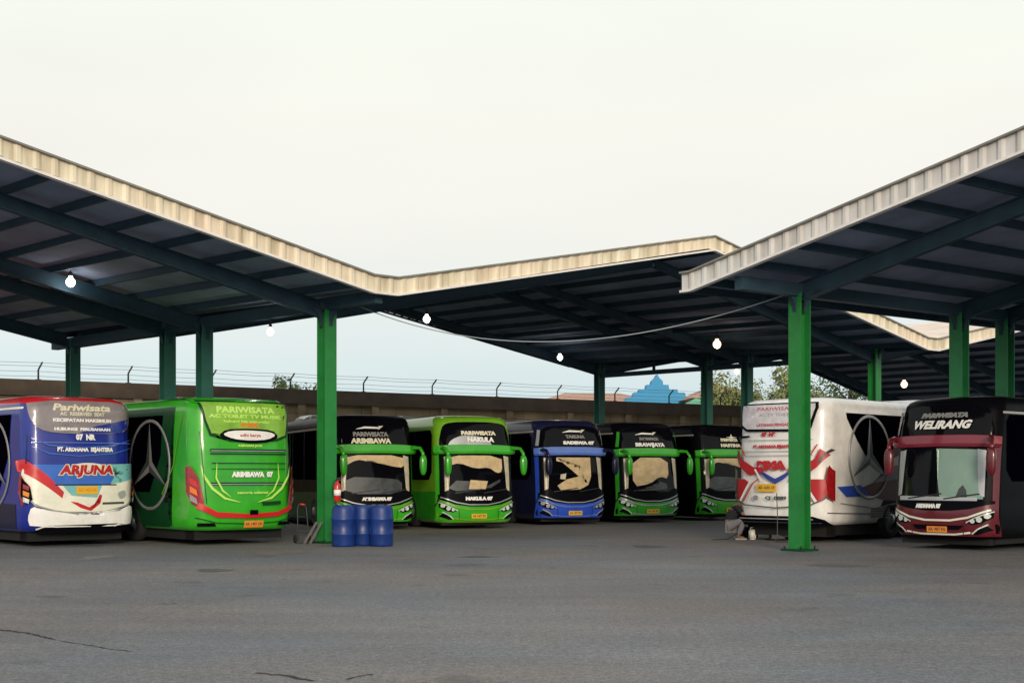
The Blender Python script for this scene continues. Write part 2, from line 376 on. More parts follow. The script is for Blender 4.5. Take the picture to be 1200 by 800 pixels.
    def sides(s, glass='glass_side', z0=1.55, z1=3.12, y0=.75, y1=None, trim=None, lower=None):
        y1 = y1 or s.L - .95
        for sf in ('left', 'right'):
            s.patch('side_window', [(y0, z0 + .25), (y0 + .25, z0), (y1 - .6, z0), (y1, z0 + .9), (y1 + .1, z1), (y0 + .15, z1), (y0, z1 - .15)], sf, glass, lift=.010)
            for i in range(1, 6):
                y = y0 + (y1 - y0) * i / 6.2
                s.patch('window_divider', [(y, z0), (y + .035, z0), (y + .035, z1), (y, z1)], sf, 'black', lift=.013)
            if trim: s.line('side_trim', [(y0 - .1, z1 + .05), (y1 + .1, z1 + .05)], .05, sf, trim, lift=.012)
            if lower: s.patch('lower_panel', [(y0 - .3, s.zb + .05), (y1 + .4, s.zb + .05), (y1 + .4, 1.0), (y0 - .3, 1.15)], sf, lower, lift=.010)
            for i in range(5):
                y = 3.5 + i * .95
                s.line('hatch_seam', [(y, s.zb + .06), (y, 1.2)], .018, sf, 'black', lift=.016)
    def ac(s, m, y=5.0, h=.16):
        bm = bmesh.new(); z = s.H - .08
        P = [(-.85, y, z), (.85, y, z), (.85, y + 2.4, z), (-.85, y + 2.4, z), (-.7, y + .35, z + h + .06), (.7, y + .35, z + h + .06), (.7, y + 2.2, z + h + .06), (-.7, y + 2.2, z + h + .06)]
        hexa(bm, P); bmesh.ops.bevel(bm, geom=bm.edges[:], offset=.05, segments=3, affect='EDGES'); link('roof_air_conditioner', bm, m, s.root, True)
    def mirror(s, m, left_len=.62):
        for sg in (-1, 1):
            a = s.front(sg * 1.12, 2.42, .0)
            pts = [a, a + Vector((sg * .10, -.22, .05)), a + Vector((sg * .22, -.42, .03)), a + Vector((sg * .27, -.52, -.12)), a + Vector((sg * .27, -.54, -.25))]
            if sg < 0: pts = [a, a + Vector((-.02, -.25, .05)), a + Vector((0, -.46, .02)), a + Vector((.03, -.55, -.12)), a + Vector((.04, -.57, -.25))]
            bm = bmesh.new(); tube(bm, pts, [.07, .06, .05, .05, .05], 8); arm = link('mirror_arm', bm, m, s.root)
            c = pts[-1] + Vector((0, 0, -.22)); bm = bmesh.new()
            bmesh.ops.create_uvsphere(bm, u_segments=16, v_segments=12, radius=1)
            for v in bm.verts:
                x, y, z = v.co; q = 2.6
                r = (abs(x) ** q + abs(y) ** q + abs(z) ** q) ** (-1 / q)
                v.co = Vector((x * r * .11 * (1 + .12 * z), y * r * .09, z * r * left_len / 2)) + c
            link('mirror_head', bm, m, arm, True)
    def place_front(s, x, y, th):                      # front face centre at (x,y), body runs back along th degrees right of +Y
        s.root.location = (x, y, 0); s.root.rotation_euler = (0, 0, R(-th))
    def place_rear(s, x, y, th):
        d = Vector((math.sin(R(th)), math.cos(R(th)))); s.root.location = (x + d.x * s.L, y + d.y * s.L, 0); s.root.rotation_euler = (0, 0, R(-th) + math.pi)

def coach_front(label, H, zb, base, roofc, visor, smile, texts, L=11.5, pod=True, style='jet', painted_reflection='curtain', plate='plate', lamp='lamp_glass', side_lower=None, trim='grey_paint', dark_left=0, panel=None, upper_shade=None, corner=None, seed=0):
    """coach seen from its front. zt: everything given for H=3.5, zb=.2 and rescaled"""
    c = Coach('coach_bus', label, H, zb, L); Z = lambda z: zb + (z - .2) / 3.3 * (H - zb); rnd = random.Random(seed)
    c.body(roofc); c.under(); c.sides(z0=Z(1.5), z1=Z(3.02), lower=side_lower, trim=trim)
    def P(l): return [(u, Z(z)) for u, z in l]
    # dark upper body behind glass line
    c.patch('lower_front', P([(-1.24, .25), (1.24, .25), (1.24, 2.5), (-1.24, 2.5)]), 'front', base)
    up = c.patch('upper_windscreen', P([(-1.10, 2.46), (1.10, 2.46), (1.16, 2.62), (1.05, 3.10), (.92, 3.22), (.5, 3.27), (-.5, 3.27), (-.92, 3.22), (-1.05, 3.10), (-1.16, 2.62)]), 'front', 'glass', rnd=1)
    if upper_shade: c.patch('sun_shade', P([(-.95, 2.5), (.55, 2.5), (.40, 2.70), (.1, 2.83), (-.45, 2.86), (-.8, 2.72)]), 'front', upper_shade, parent=up, rnd=1)
    # windscreen with frame, reflections painted as flat patches, and dashboard
    fr = c.patch('windscreen_frame', P([(-1.17, .98), (1.17, .98), (1.16, 2.42), (-1.16, 2.42)]), 'front', 'black_paint')
    ws = c.patch('windscreen', P([(-1.08, 1.02), (1.08, 1.02), (1.08, 2.30), (-1.08, 2.30)]), 'front', 'glass', rnd=1)
    if painted_reflection:
        if style == 'wave':
            c.patch('curtain', P([(-.98, 1.9), (-.6, 2.02), (-.1, 1.84), (.35, 1.88), (.62, 1.7), (.80, 1.75), (.8, 2.24), (-.98, 2.24)]), 'front', painted_reflection, parent=ws, rnd=1)
            c.patch('curtain', P([(-.95, 1.25), (-.7, 1.48), (-.2, 1.46), (.2, 1.28), (.5, 1.42), (.72, 1.52), (.72, 1.44), (.4, 1.26), (-.2, 1.2), (-.7, 1.16)]), 'front', 'dash_grey', parent=ws)  # dark wave of reflection painted on the glass
            c.patch('windscreen_note', P([(-.32, 1.22), (.22, 1.22), (.30, 1.46), (-.26, 1.5)]), 'front', painted_reflection, parent=ws)  # square tan patch on the glass
        elif style == 'hook':
            c.patch('curtain', P([(-.62, 2.22), (.62, 2.22), (.62, 1.6), (.5, 1.32), (.2, 1.18), (-.5, 1.14), (-.62, 1.3), (-.3, 1.5), (.15, 1.6), (.22, 1.95), (-.62, 2.1)]), 'front', painted_reflection, parent=ws)
            c.patch('curtain', P([(-.5, 1.66), (-.3, 1.7), (-.34, 1.5), (-.52, 1.52)]), 'front', 'curtain_pale', parent=ws)  # pale fleck of painted reflection, sharing the side curtain colour
        elif style == 'plain':
            c.patch('curtain', P([(-.75, 2.24), (.68, 2.24), (.68, 1.5), (.3, 1.6), (-.1, 1.34), (-.75, 1.24)]), 'front', painted_reflection, parent=ws, rnd=1)
            c.patch('dashboard_item', P([(-.6, 1.1), (.62, 1.12), (.6, 1.34), (.3, 1.42), (-.2, 1.2)]), 'front', 'dash_grey', parent=ws)
        elif style == 'hill':
            c.patch('curtain', P([(-.95, 2.24), (.9, 2.24), (.9, 1.86), (.4, 1.92), (-.15, 2.1), (-.6, 2.1), (-.95, 1.9)]), 'front', painted_reflection, parent=ws, rnd=1)
            c.patch('dashboard_item', P([(-.95, 1.08), (.8, 1.08), (.8, 1.5), (.2, 1.56), (-.9, 1.6)]), 'front', 'dash_grey', parent=ws, rnd=1)
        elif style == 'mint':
            c.patch('curtain', P([(-.08, 2.26), (1.02, 2.22), (1.02, 1.1), (.06, 1.1), (.0, 1.45), (-.04, 1.9)]), 'front', 'glass_mint', parent=ws)  # pale sky reflection painted over the right half of the glass
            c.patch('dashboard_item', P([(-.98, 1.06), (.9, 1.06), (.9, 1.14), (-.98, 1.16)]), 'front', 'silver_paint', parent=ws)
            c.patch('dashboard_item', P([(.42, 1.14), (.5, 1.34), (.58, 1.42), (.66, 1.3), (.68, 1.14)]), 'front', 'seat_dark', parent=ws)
        for sg in (-1, 1):                                     # side curtains gathered by the pillars
            x0, x1 = (.86, 1.04)
            c.patch('side_curtain', P([(sg * x0 * 1.0, 2.24), (sg * x1, 2.2), (sg * (x1 + .0), 1.15), (sg * .93, 1.2), (sg * .90, 1.6)]), 'front', 'curtain_pale' if style != 'mint' else 'silver_paint', parent=ws)
            bm = bmesh.new()
    # wipers
    for u0, u1 in ((-.75, .1), (.15, .95)):
        c.line('wiper', P([(u0, 1.10), (u1, 1.22)]), .03, 'front', 'black')
    # arched visor
    bm = bmesh.new(); N = 25
    rows = []
    for i in range(N):
        u = -1.22 + 2.44 * i / (N - 1); e = (abs(u) / 1.22) ** 4; zt = Z(2.58 - .05 * e); zl = Z(2.25 + .04 * (1 - (u / 1.22) ** 2) + .02 * e)
        pr = .07 + .05 * e
        a = c.front(u, zt, .004); b = c.front(u, zt - .015, pr * .95); d = c.front(u, zt * .3 + zl * .7, pr * 1.1); f = c.front(u, zl + .015, pr * .8); g2 = c.front(u, zl, .004)
        rows.append([bm.verts.new(p) for p in (a, b, d, f, g2)])
    for r0, r1 in zip(rows, rows[1:]):
        for k in range(4): bm.faces.new((r0[k], r0[k + 1], r1[k + 1], r1[k]))
    bm.faces.new(rows[0]); bm.faces.new(rows[-1][::-1])
    bmesh.ops.recalc_face_normals(bm, faces=bm.faces); v = link('visor', bm, visor, c.root)
    # belt with destination lettering, bonnet, lamps, bumper
    c.patch('grille_belt', P([(-1.2, 1.06), (1.2, 1.06), (1.2, .92), (.75, .76), (.3, .70), (-.3, .70), (-.75, .76), (-1.2, .92)] if style != 'mint' else [(-1.2, 1.06), (1.2, 1.06), (1.2, 1.0), (.75, .88), (.3, .83), (-.3, .83), (-.75, .88), (-1.2, 1.0)]), 'front', 'black_paint')
    if style != 'mint': c.line('chrome_strip', P([(-1.15, .98), (-.7, .82), (-.3, .75), (.3, .75), (.7, .82), (1.15, .98)]), .03, 'front', 'silver_paint')
    c.line('bonnet_crease', P([(-1.15, .86), (-.7, .68), (-.3, .61), (.3, .61), (.7, .68), (1.15, .86)]), .045, 'front', smile)
    for sg in (-1, 1):
        h = c.patch('headlight', P([(sg * 1.19, .84), (sg * .86, .70), (sg * .66, .58), (sg * .80, .52), (sg * 1.0, .56), (sg * 1.18, .68)]), 'front', 'black_paint')
        for k, (uu, zz, rr2) in enumerate(((.80, .60, .05), (.94, .64, .065), (1.09, .72, .06))):
            c.patch('lamp_lens', P([(sg * uu + rr2 * math.cos(t), zz + rr2 * math.sin(t)) for t in [math.pi * 2 * q / 12 for q in range(12)]]), 'front', lamp, parent=h)
        c.line('light_strip', P([(sg * 1.19, .82), (sg * .86, .68), (sg * .66, .565)]), .022, 'front', lamp, parent=h)
        fg = c.patch('fog_light', P([(sg * 1.17, .40), (sg * .92, .30), (sg * .80, .30), (sg * .9, .40), (sg * 1.08, .5)]), 'front', 'black_paint')
        c.line('fog_strip', P([(sg * .78, .31), (sg * .9, .42), (sg * 1.1, .53)]), .03, 'front', lamp, parent=fg)
    c.line('bumper_lip', P([(-.75, .34), (-.4, .29), (.4, .29), (.75, .34)]), .04, 'front', smile)
    c.patch('lower_intake', P([(-.6, .50), (.6, .50), (.5, .40), (-.5, .40)]), 'front', 'black_paint') if style == 'mint' else None
    lp = c.patch('licence_plate', P([(-.24, .33), (.24, .33), (.24, .47), (-.24, .47)]), 'front', plate)
    c.text('AA 1407 RN', 0, Z(.40), .11, 'front', 'letter_dark', name='plate_number', width=.40, bold=.002, parent=lp)
    for (t, u, z, sz, w, mt, sh) in texts: c.text(t, u, Z(z), sz, 'front', mt, width=w, shear=sh)
    if corner:
        for sg in (-1, 1): c.line('corner_pillar', P([(sg * 1.17, 2.6), (sg * 1.09, 3.12)]), .07, 'front', corner)
    c.line('panel_seam', P([(-1.24, .72), (-1.17, .9), (-1.17, 1.0)]), .02, 'front', 'black')
    c.line('panel_seam', P([(-.62, .58), (-.6, .3)]), .014, 'front', 'black'); c.line('panel_seam', P([(.62, .58), (.6, .3)]), .014, 'front', 'black')
    c.mirror(pod)
    return c

# five coaches in the middle row
mids = []
def emblem_tag(c, u, z, m='letter_white'):
    Z = lambda q: c.zb + (q - .2) / 3.3 * (c.H - c.zb)
    c.line('swoosh', [(u - .45, Z(z - .02)), (u - .2, Z(z + .03)), (u + .2, Z(z + .02))], [.01, .06, .05], 'front', m)
    c.patch('swoosh', [(u + .2, Z(z - .04)), (u + .36, Z(z + .08)), (u + .22, Z(z + .08))], 'front', 'letter_cream')
c = coach_front('green coach with grey waved windscreen behind the blue drums', 3.5, .2, 'green_paint', 'black_paint', 'green_paint', 'lime_paint',
    [('PARIWISATA', -.12, 2.86, .17, 1.05, 'letter_grey', 0), ('ARIMBAWA', -.12, 2.66, .20, 1.2, 'letter_cream', 0), ('AGRAMAS 07', .05, 2.40, .09, .4, 'letter_orange', 0), ('ARIMBAWA 07', 0, .93, .12, .9, 'letter_white', 0)],
    pod='green_paint', style='hill', side_lower='dark_green_paint', seed=1)
emblem_tag(c, -.1, 3.04); c.place_front(-4.03, 42.0, -22); mids.append(c)
c = coach_front('lime roofed green coach, its windscreen holding a square tan card', 3.5, .2, 'green_paint', 'lime_paint', 'green_paint', 'lime_paint',
    [('PARIWISATA', .07, 2.92, .15, 1.1, 'letter_cream', 0), ('NAKULA', .12, 2.72, .19, .85, 'letter_white', 0), ('NAKULA 07', 0, .93, .13, .85, 'letter_white', 0), ('AGRAMAS', .05, 2.40, .09, .4, 'letter_orange', 0)],
    pod='green_paint', style='wave', upper_shade='silver_paint', side_lower='emerald_paint', trim='lime_paint', seed=2)
c.place_front(-1.0, 42.8, -23); mids.append(c)
c = coach_front('navy blue coach standing between two green coaches', 3.5, .2, 'royal_paint', 'navy_paint', 'blue_sheen', 'blue_sheen',
    [('TARUNA', .1, 2.90, .13, .7, 'letter_grey', 0), ('SADEWA 07', .22, 2.70, .13, 1.15, 'letter_white', 0)],
    pod='navy_paint', style='hook', corner='silver_paint', seed=3, lamp='silver_paint')
emblem_tag(c, 0.1, 3.06); c.place_front(2.08, 46.2, -25); mids.append(c)
c = coach_front('green coach with black roof right of the navy coach', 3.5, .2, 'emerald_paint', 'black_paint', 'green_paint', 'silver_paint',
    [('PARIWISATA', -.03, 2.88, .12, .75, 'letter_grey', 0), ('BRAWIJAYA', 0, 2.68, .16, 1.15, 'letter_white', 0)],
    pod='green_paint', style='plain', corner='emerald_paint', L=11, seed=4)
emblem_tag(c, -.1, 3.04); c.place_front(4.85, 48.4, -27); mids.append(c)
c = coach_front('green coach half hidden behind the white coach, squatting person at its front', 3.5, .2, 'green_paint', 'black_paint', 'green_paint', 'lime_paint',
    [('PARIWISATA', .05, 2.90, .13, .75, 'letter_cream', 0), ('HASTINA', .1, 2.70, .14, .9, 'letter_cream', 0)],
    pod='green_paint', style='hill', L=11, seed=5)
c.patch('swoosh', [(-.1, 3.0), (.1, 3.02), (.15, 3.12), (.2, 3.02), (.4, 3.0), (.15, 2.96)], 'front', 'letter_cream'); c.place_front(7.9, 50.6, -30); mids.append(c)
for c in mids: c.ac('grey_paint')

# maroon coach at the right
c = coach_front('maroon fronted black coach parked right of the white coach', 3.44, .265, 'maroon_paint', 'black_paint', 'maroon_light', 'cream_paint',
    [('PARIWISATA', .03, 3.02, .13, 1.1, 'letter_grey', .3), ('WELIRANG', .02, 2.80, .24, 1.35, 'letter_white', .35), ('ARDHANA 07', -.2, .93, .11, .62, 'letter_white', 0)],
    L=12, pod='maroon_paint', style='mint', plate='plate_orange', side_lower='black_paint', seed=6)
c.line('corner_pillar', [(-1.14, 2.55), (-1.04, 3.08)], .10, 'front', 'lilac_grey')
c.place_front(9.42, 31.2, 47); c.ac('white_paint', 6.2)

# ---- blue coach, rear view
c = Coach('coach_bus', 'blue and white coach seen from behind, red roof edge, red lettering', 3.6, .36, 12)
c.body('blue_paint', 'red_paint', 3.36); c.under(); c.sides(lower='navy_paint', z0=1.3, y1=10.9)
T = lambda l: [((x - 350) / 176., (724 - y) / 182.) for x, y in l]
for sf in ('left', 'right'):
    c.line('roof_edge', [(.6, 3.26), (11.6, 3.26)], .05, sf, 'cream_paint')
    c.emblem(sf, 9.9, 1.95, 1.1)
w = c.patch('rear_window', T([(150, 97), (562, 97), (560, 150), (545, 205), (510, 235), (300, 240), (210, 232), (170, 210), (152, 160)]), 'rear', 'glass_grey', rnd=1)
c.patch('rear_window', T([(400, 205), (548, 170), (540, 205), (510, 232), (330, 238)]), 'rear', 'blue_paint', parent=w)
c.text('Pariwisata', 0, 3.28, .22, 'rear', 'letter_cream', width=1.3, shear=.2, bold=.008)
c.text('AC  RESERVED  SEAT', 0, 3.13, .11, 'rear', 'letter_cream', width=1.0, bold=.004)
c.text('KECEPATAN MAKSIMUM', 0, 2.98, .10, 'rear', 'letter_white', width=1.3, bold=.006)
c.text('HUBUNGI  PERUSAHAAN', 0, 2.77, .09, 'rear', 'letter_white', width=1.25, bold=.006)
c.text('07  NR', .05, 2.58, .17, 'rear', 'letter_white', width=.44, bold=.012)
c.text('PT. ARDHANA  SEJAHTERA', .05, 2.29, .13, 'rear', 'letter_white', width=1.25, bold=.008)
c.line('panel_seam', T([(160, 278), (560, 278)]), .02, 'rear', 'blue_sheen')
for yy in (300, 335): c.line('light_swirl', T([(160, yy - 40), (220, yy - 10), (330, yy), (470, yy - 12), (560, yy - 40)]), [.01, .03, .02, .03, .01], 'rear', 'mid_blue_paint')
c.patch('light_panel', T([(140, 372), (560, 372), (572, 420), (566, 505), (520, 555), (400, 578), (250, 572), (175, 545), (140, 505), (132, 420)]), 'rear', 'cream_paint', rnd=1)
c.patch('blue_panel', T([(150, 372), (556, 372), (500, 400), (520, 402), (480, 440), (455, 458), (240, 458), (185, 420)]), 'rear', 'mid_blue_paint')
c.patch('teal_panel', T([(410, 372), (562, 366), (568, 430), (500, 450), (455, 455), (475, 420), (510, 402), (440, 385)]), 'rear', 'teal_paint')
c.patch('teal_panel', T([(268, 462), (420, 462), (400, 515), (300, 505)]), 'rear', 'teal_paint')
c.patch('badge_oval', T([(300, 372), (365, 362), (430, 372), (445, 395), (300, 398)]), 'rear', 'cream_paint', rnd=2)
c.patch('red_stripe', T([(118, 360), (140, 350), (215, 420), (272, 490), (266, 516), (215, 470), (128, 400)]), 'rear', 'red_paint')
c.patch('red_stripe', T([(295, 530), (322, 534), (368, 556), (398, 535), (410, 500), (420, 505), (412, 540), (375, 572), (335, 558)]), 'rear', 'red_paint')
c.line('dark_seam', T([(240, 459), (480, 459)]), .03, 'rear', 'navy_paint')
c.line('dark_seam', T([(140, 500), (172, 545), (250, 573), (345, 582), (450, 573), (530, 548), (566, 505)]), .035, 'rear', 'grey_paint')
c.text('ARJUNA', .06, 1.80, .29, 'rear', 'letter_cream', name='lettering_outline', width=1.26, bold=.035, shear=.15)
c.text('ARJUNA', .06, 1.80, .29, 'rear', 'letter_red', width=1.20, bold=.016, shear=.15)
lp = c.patch('licence_plate', T([(318, 465), (402, 465), (402, 500), (318, 500)]), 'rear', 'plate'); c.text('AD 1425 FA', .06, 1.33, .1, 'rear', 'letter_orange', name='plate_number', width=.4, bold=.002, parent=lp)
c.patch('badge', T([(480, 495), (515, 480), (520, 510), (495, 525)]), 'rear', 'silver_paint', rnd=1)
c.line('dark_trim', T([(420, 540), (510, 538)]), .05, 'rear', 'emblem_dark')
for sg in (-1, 1): c.patch('tail_light', [(sg * 1.24, 1.75), (sg * 1.17, 1.5), (sg * 1.14, 1.2), (sg * 1.22, .95), (sg * 1.25, 1.3)], 'rear', 'tail_red')
bp = c.patch('rear_bumper', T([(160, 548), (200, 565), (345, 590), (490, 570), (545, 545), (560, 600), (545, 640), (160, 640), (150, 600)]), 'rear', 'white_paint', rnd=1)
c.patch('diffuser', T([(175, 655), (215, 632), (490, 628), (540, 640), (525, 664), (180, 664)]), 'rear', 'black_paint', parent=bp)
for u0 in ((178, 648), (470, 640)): c.line('exhaust_trim', T([(u0[0], u0[1]), (u0[0] + 25, u0[1] - 12), (u0[0] + 62, u0[1] - 12)]), .035, 'rear', 'white_paint', parent=bp)
for sg in (-1, 1):
    tl = c.patch('lamp_cluster', [(sg * 1.22, 1.62), (sg * 1.10, 1.42), (sg * 1.06, 1.12), (sg * 1.16, 1.02), (sg * 1.23, 1.2)], 'rear', 'black_paint')
    for k in range(3): c.patch('lamp_lens', [(sg * 1.20, 1.48 - k * .15), (sg * 1.11, 1.42 - k * .15), (sg * 1.12, 1.32 - k * .15), (sg * 1.20, 1.37 - k * .15)], 'rear', ('tail_red', 'plate_orange', 'lamp_glass')[k], parent=tl)
    c.line('panel_seam', [(sg * 1.13, 2.62), (sg * 1.16, 1.95)], .014, 'rear', 'navy_paint')
c.place_rear(-9.96, 32.75, -41); c.root.scale = (1.06, 1, .98)

# ---- green coach, rear view
c = Coach('coach_bus', 'bright green coach seen from behind with thin white oval sign', 3.57, .36, 12)
c.body('green_paint'); c.under(); c.sides(z0=1.25, y1=10.2, lower='dark_green_paint', trim='dark_green_paint')
T = lambda l: [((x - 537) / 164., (704 - y) / 170.) for x, y in l]
for sf in ('left', 'right'):
    c.patch('side_graphic', [(.8, .45), (10.75, .45), (10.2, 1.1), (10.5, 1.9), (10.9, 3.1), (10.9, 3.3), (.8, 3.3)], sf, 'dark_green_paint', lift=.0085)
for sf in ('left', 'right'): c.emblem(sf, 9.6, 1.92, 1.12); c.line('lime_edge', [(10.3, 1.2), (10.9, 1.9), (11.3, 3.1)], .04, sf, 'lime_paint')
c.patch('roof_lip', T([(350, 98), (725, 98), (725, 130), (537, 122), (350, 130)]), 'rear', 'green_paint', lift=.03)
gf = c.patch('window_frame', T([(360, 118), (715, 118), (722, 170), (706, 262), (660, 280), (560, 290), (470, 285), (430, 262), (395, 262), (375, 200)]), 'rear', 'dark_green_paint')
c.patch('rear_window', T([(371, 126), (705, 126), (712, 170), (697, 255), (655, 270), (560, 278), (470, 274), (432, 253), (402, 252), (384, 200)]), 'rear', 'glass_lime', parent=gf)
c.text('PARIWISATA', 0, 3.22, .2, 'rear', 'letter_lime', width=1.4, bold=.008)
c.text('AC TOILET TV MUSIK', 0, 3.07, .11, 'rear', 'letter_lime', width=1.75, bold=.005)
c.text('hubungi bila ugal-ugalan', 0, 2.95, .09, 'rear', 'letter_lime', width=1.1, bold=.003)
c.text('ARDHA', .05, 2.86, .12, 'rear', 'letter_orange', width=.45)
c.patch('oval_frame', T([(425, 262), (455, 235), (540, 230), (640, 235), (668, 262), (630, 284), (560, 292), (480, 284)]), 'rear', 'black_paint', rnd=1)
c.patch('oval_sign', T([(440, 256), (470, 241), (550, 238), (630, 243), (655, 256), (620, 274), (550, 280), (480, 274)]), 'rear', 'white_paint', rnd=1)
c.text('adhi karya', .07, 2.62, .09, 'rear', 'letter_red', width=.5, bold=.003)
c.text('AGRAMAS JAYA', .05, 2.37, .07, 'rear', 'letter_lime', width=.6, bold=.004)
for yy in (320, 455): 
    c.line('vent_slot', T([(395, yy), (696, yy)]), .065, 'rear', 'dark_green_paint'); c.line('vent_slat', T([(398, yy + 2), (692, yy + 2)]), .018, 'rear', 'silver_paint')
c.line('vent_slot', T([(395, 334), (696, 334)]), .03, 'rear', 'dark_green_paint')
c.line('panel_seam', T([(400, 372), (690, 372)]), .02, 'rear', 'dark_green_paint'); c.line('panel_seam', T([(400, 395), (690, 395)]), .015, 'rear', 'dark_green_paint')
c.text('ARIMBAWA  07', .1, 1.68, .16, 'rear', 'letter_white', width=1.0, bold=.012)
c.text('semoga selamat', .1, 1.25, .09, 'rear', 'letter_lime', width=.75, bold=.003)
for sg in (-1, 1):
    c.line('pale_arc', [(sg * 1.05, 1.9), (sg * 1.0, 1.65), (sg * .82, 1.35), (sg * .55, 1.12), (sg * .2, 1.02)], [.01, .05, .06, .05, .01], 'rear', 'letter_lime')
    c.line('pale_arc', [(sg * .72, 1.95), (sg * .74, 1.6), (sg * .6, 1.3), (sg * .42, 1.15)], [.01, .035, .04, .01], 'rear', 'letter_lime')
    c.patch('tail_light', [(sg * 1.25, 1.85), (sg * 1.22, 1.9), (sg * 1.09, 1.6), (sg * 1.0, 1.1), (sg * 1.0, .86), (sg * 1.2, 1.0), (sg * 1.248, 1.25)], 'rear', 'tail_red')
    c.patch('bumper_recess', [(sg * 1.1, .46), (sg * .72, .46), (sg * .76, .54), (sg * 1.1, .54)], 'rear', 'black_paint')
c.patch('light_bar', T([(360, 530), (420, 568), (540, 578), (655, 570), (720, 540), (722, 560), (655, 590), (540, 596), (420, 590), (350, 552)]), 'rear', 'red_paint')
c.patch('badge', T([(540, 562), (572, 562), (572, 582), (540, 582)]), 'rear', 'black_paint')
c.patch('dark_trim', T([(585, 530), (665, 526), (665, 540), (590, 544)]), 'rear', 'dark_green_paint')
c.line('bumper_seam', T([(350, 590), (420, 612), (540, 618), (655, 612), (730, 590)]), .02, 'rear', 'dark_green_paint')
lp = c.patch('licence_plate', T([(520, 606), (595, 606), (595, 634), (520, 634)]), 'rear', 'plate_orange'); c.text('AA 1497 CH', .12, .50, .09, 'rear', 'letter_dark', name='plate_number', width=.4, bold=.002, parent=lp)
for sg in (-1, 1):
    for k in range(3): c.patch('lamp_lens', [(sg * 1.21, 1.62 - k * .2), (sg * 1.12, 1.52 - k * .2), (sg * 1.10, 1.38 - k * .2), (sg * 1.21, 1.47 - k * .2)], 'rear', ('red_paint', 'letter_orange', 'lilac_grey')[k])
    c.line('panel_seam', [(sg * 1.06, 2.7), (sg * 1.02, 2.0), (sg * .94, 1.0)], .014, 'rear', 'dark_green_paint')
c.place_rear(-6.26, 33.4, -40); c.root.scale = (1.08, 1, .99)

# ---- white coach, rear view
c = Coach('coach_bus', 'white coach seen from behind with red and blue wings, star emblem on its side', 3.62, .42, 12)
c.body('white_paint'); c.under()
T = lambda l: [((x - 350) / 134., (664 - y) / 160.) for x, y in l]
for sf in ('left', 'right'):
    c.patch('side_window', [(.8, 1.55), (9.2, 1.75), (9.8, 2.0), (10.4, 2.55), (10.85, 3.05), (10.9, 3.2), (.8, 3.2)], sf, 'glass_side')
    c.patch('livery_maroon', [(2, .5), (5.6, .5), (7.6, .95), (9.0, 1.0), (10.5, 1.26), (9.6, 1.45), (8.9, 1.8), (8.4, 2.5), (6, 2.6), (2, 2.6)], sf, 'maroon_paint')
    c.patch('livery_white', [(8.9, 2.0), (8.0, 1.7), (6.4, 2.2), (6.4, 2.5), (7.6, 2.3)], sf, 'white_paint')
    c.patch('livery_lilac', [(5.2, 1.5), (7.6, 1.6), (9.6, 1.45), (8.4, 1.9), (6.8, 1.95)], sf, 'lilac_grey')
    c.patch('livery_red', [(6.2, .5), (7.1, .5), (8.2, 1.05), (7.7, 1.15)], sf, 'red_paint')
    c.patch('livery_blue', [(9.75, 1.12), (10.9, 1.10), (11.35, 1.36), (10.2, 1.40)], sf, 'royal_paint')
    c.line('thin_stripe', [(8.0, .95), (9.5, .8), (11.2, .95)], .03, sf, 'lilac_grey')
    c.line('body_seam', [(7.4, .72), (9.6, .66), (11.7, .72)], .025, sf, 'emblem_dark')
    vn = c.patch('side_vent', [(8.7, .55), (9.7, .55), (9.7, .82), (8.7, .82)], sf, 'lilac_grey')
    for k in range(4): c.line('vent_slat', [(8.74, .6 + k * .06), (9.66, .6 + k * .06)], .02, sf, 'black', parent=vn)
    c.emblem(sf, 9.75, 2.10, 1.08)
    c.patch('wheel_arch', [(8.6 + .66 * math.cos(t), max(.43, .5 + .66 * math.sin(t))) for t in [math.pi * i / 16 for i in range(17)]], sf, 'chassis', lift=.006)
gf = c.patch('window_frame', T([(208, 112), (480, 112), (484, 135), (465, 215), (440, 228), (235, 224), (212, 205)]), 'rear', 'black_paint')
c.patch('rear_window', T([(215, 118), (472, 118), (474, 135), (456, 208), (436, 219), (238, 214), (219, 198)]), 'rear', 'glass_pale', parent=gf)
c.text('PARIWISATA', 0, 3.30, .12, 'rear', 'letter_red', width=1.1, bold=.001)
c.text('AC TV TOILET', -.05, 3.15, .10, 'rear', 'lilac_grey', width=.9, bold=.001)
c.text('LAYANAN PENGADUAN', 0, 2.90, .10, 'rear', 'letter_red', width=1.1, bold=.004)
c.text('07  NR', -.2, 2.66, .12, 'rear', 'letter_red', width=.42, bold=.012)
c.text('PT. ARDHANA SEJAHTERA', -.05, 2.36, .10, 'rear', 'letter_red', width=1.15, bold=.008)
for yy in (260, 305, 322): c.line('panel_seam', T([(215, yy), (470, yy)]), .018, 'rear', 'grey_paint')
c.patch('handle', T([(212, 242), (252, 240), (250, 248), (214, 252)]), 'rear', 'black_paint')
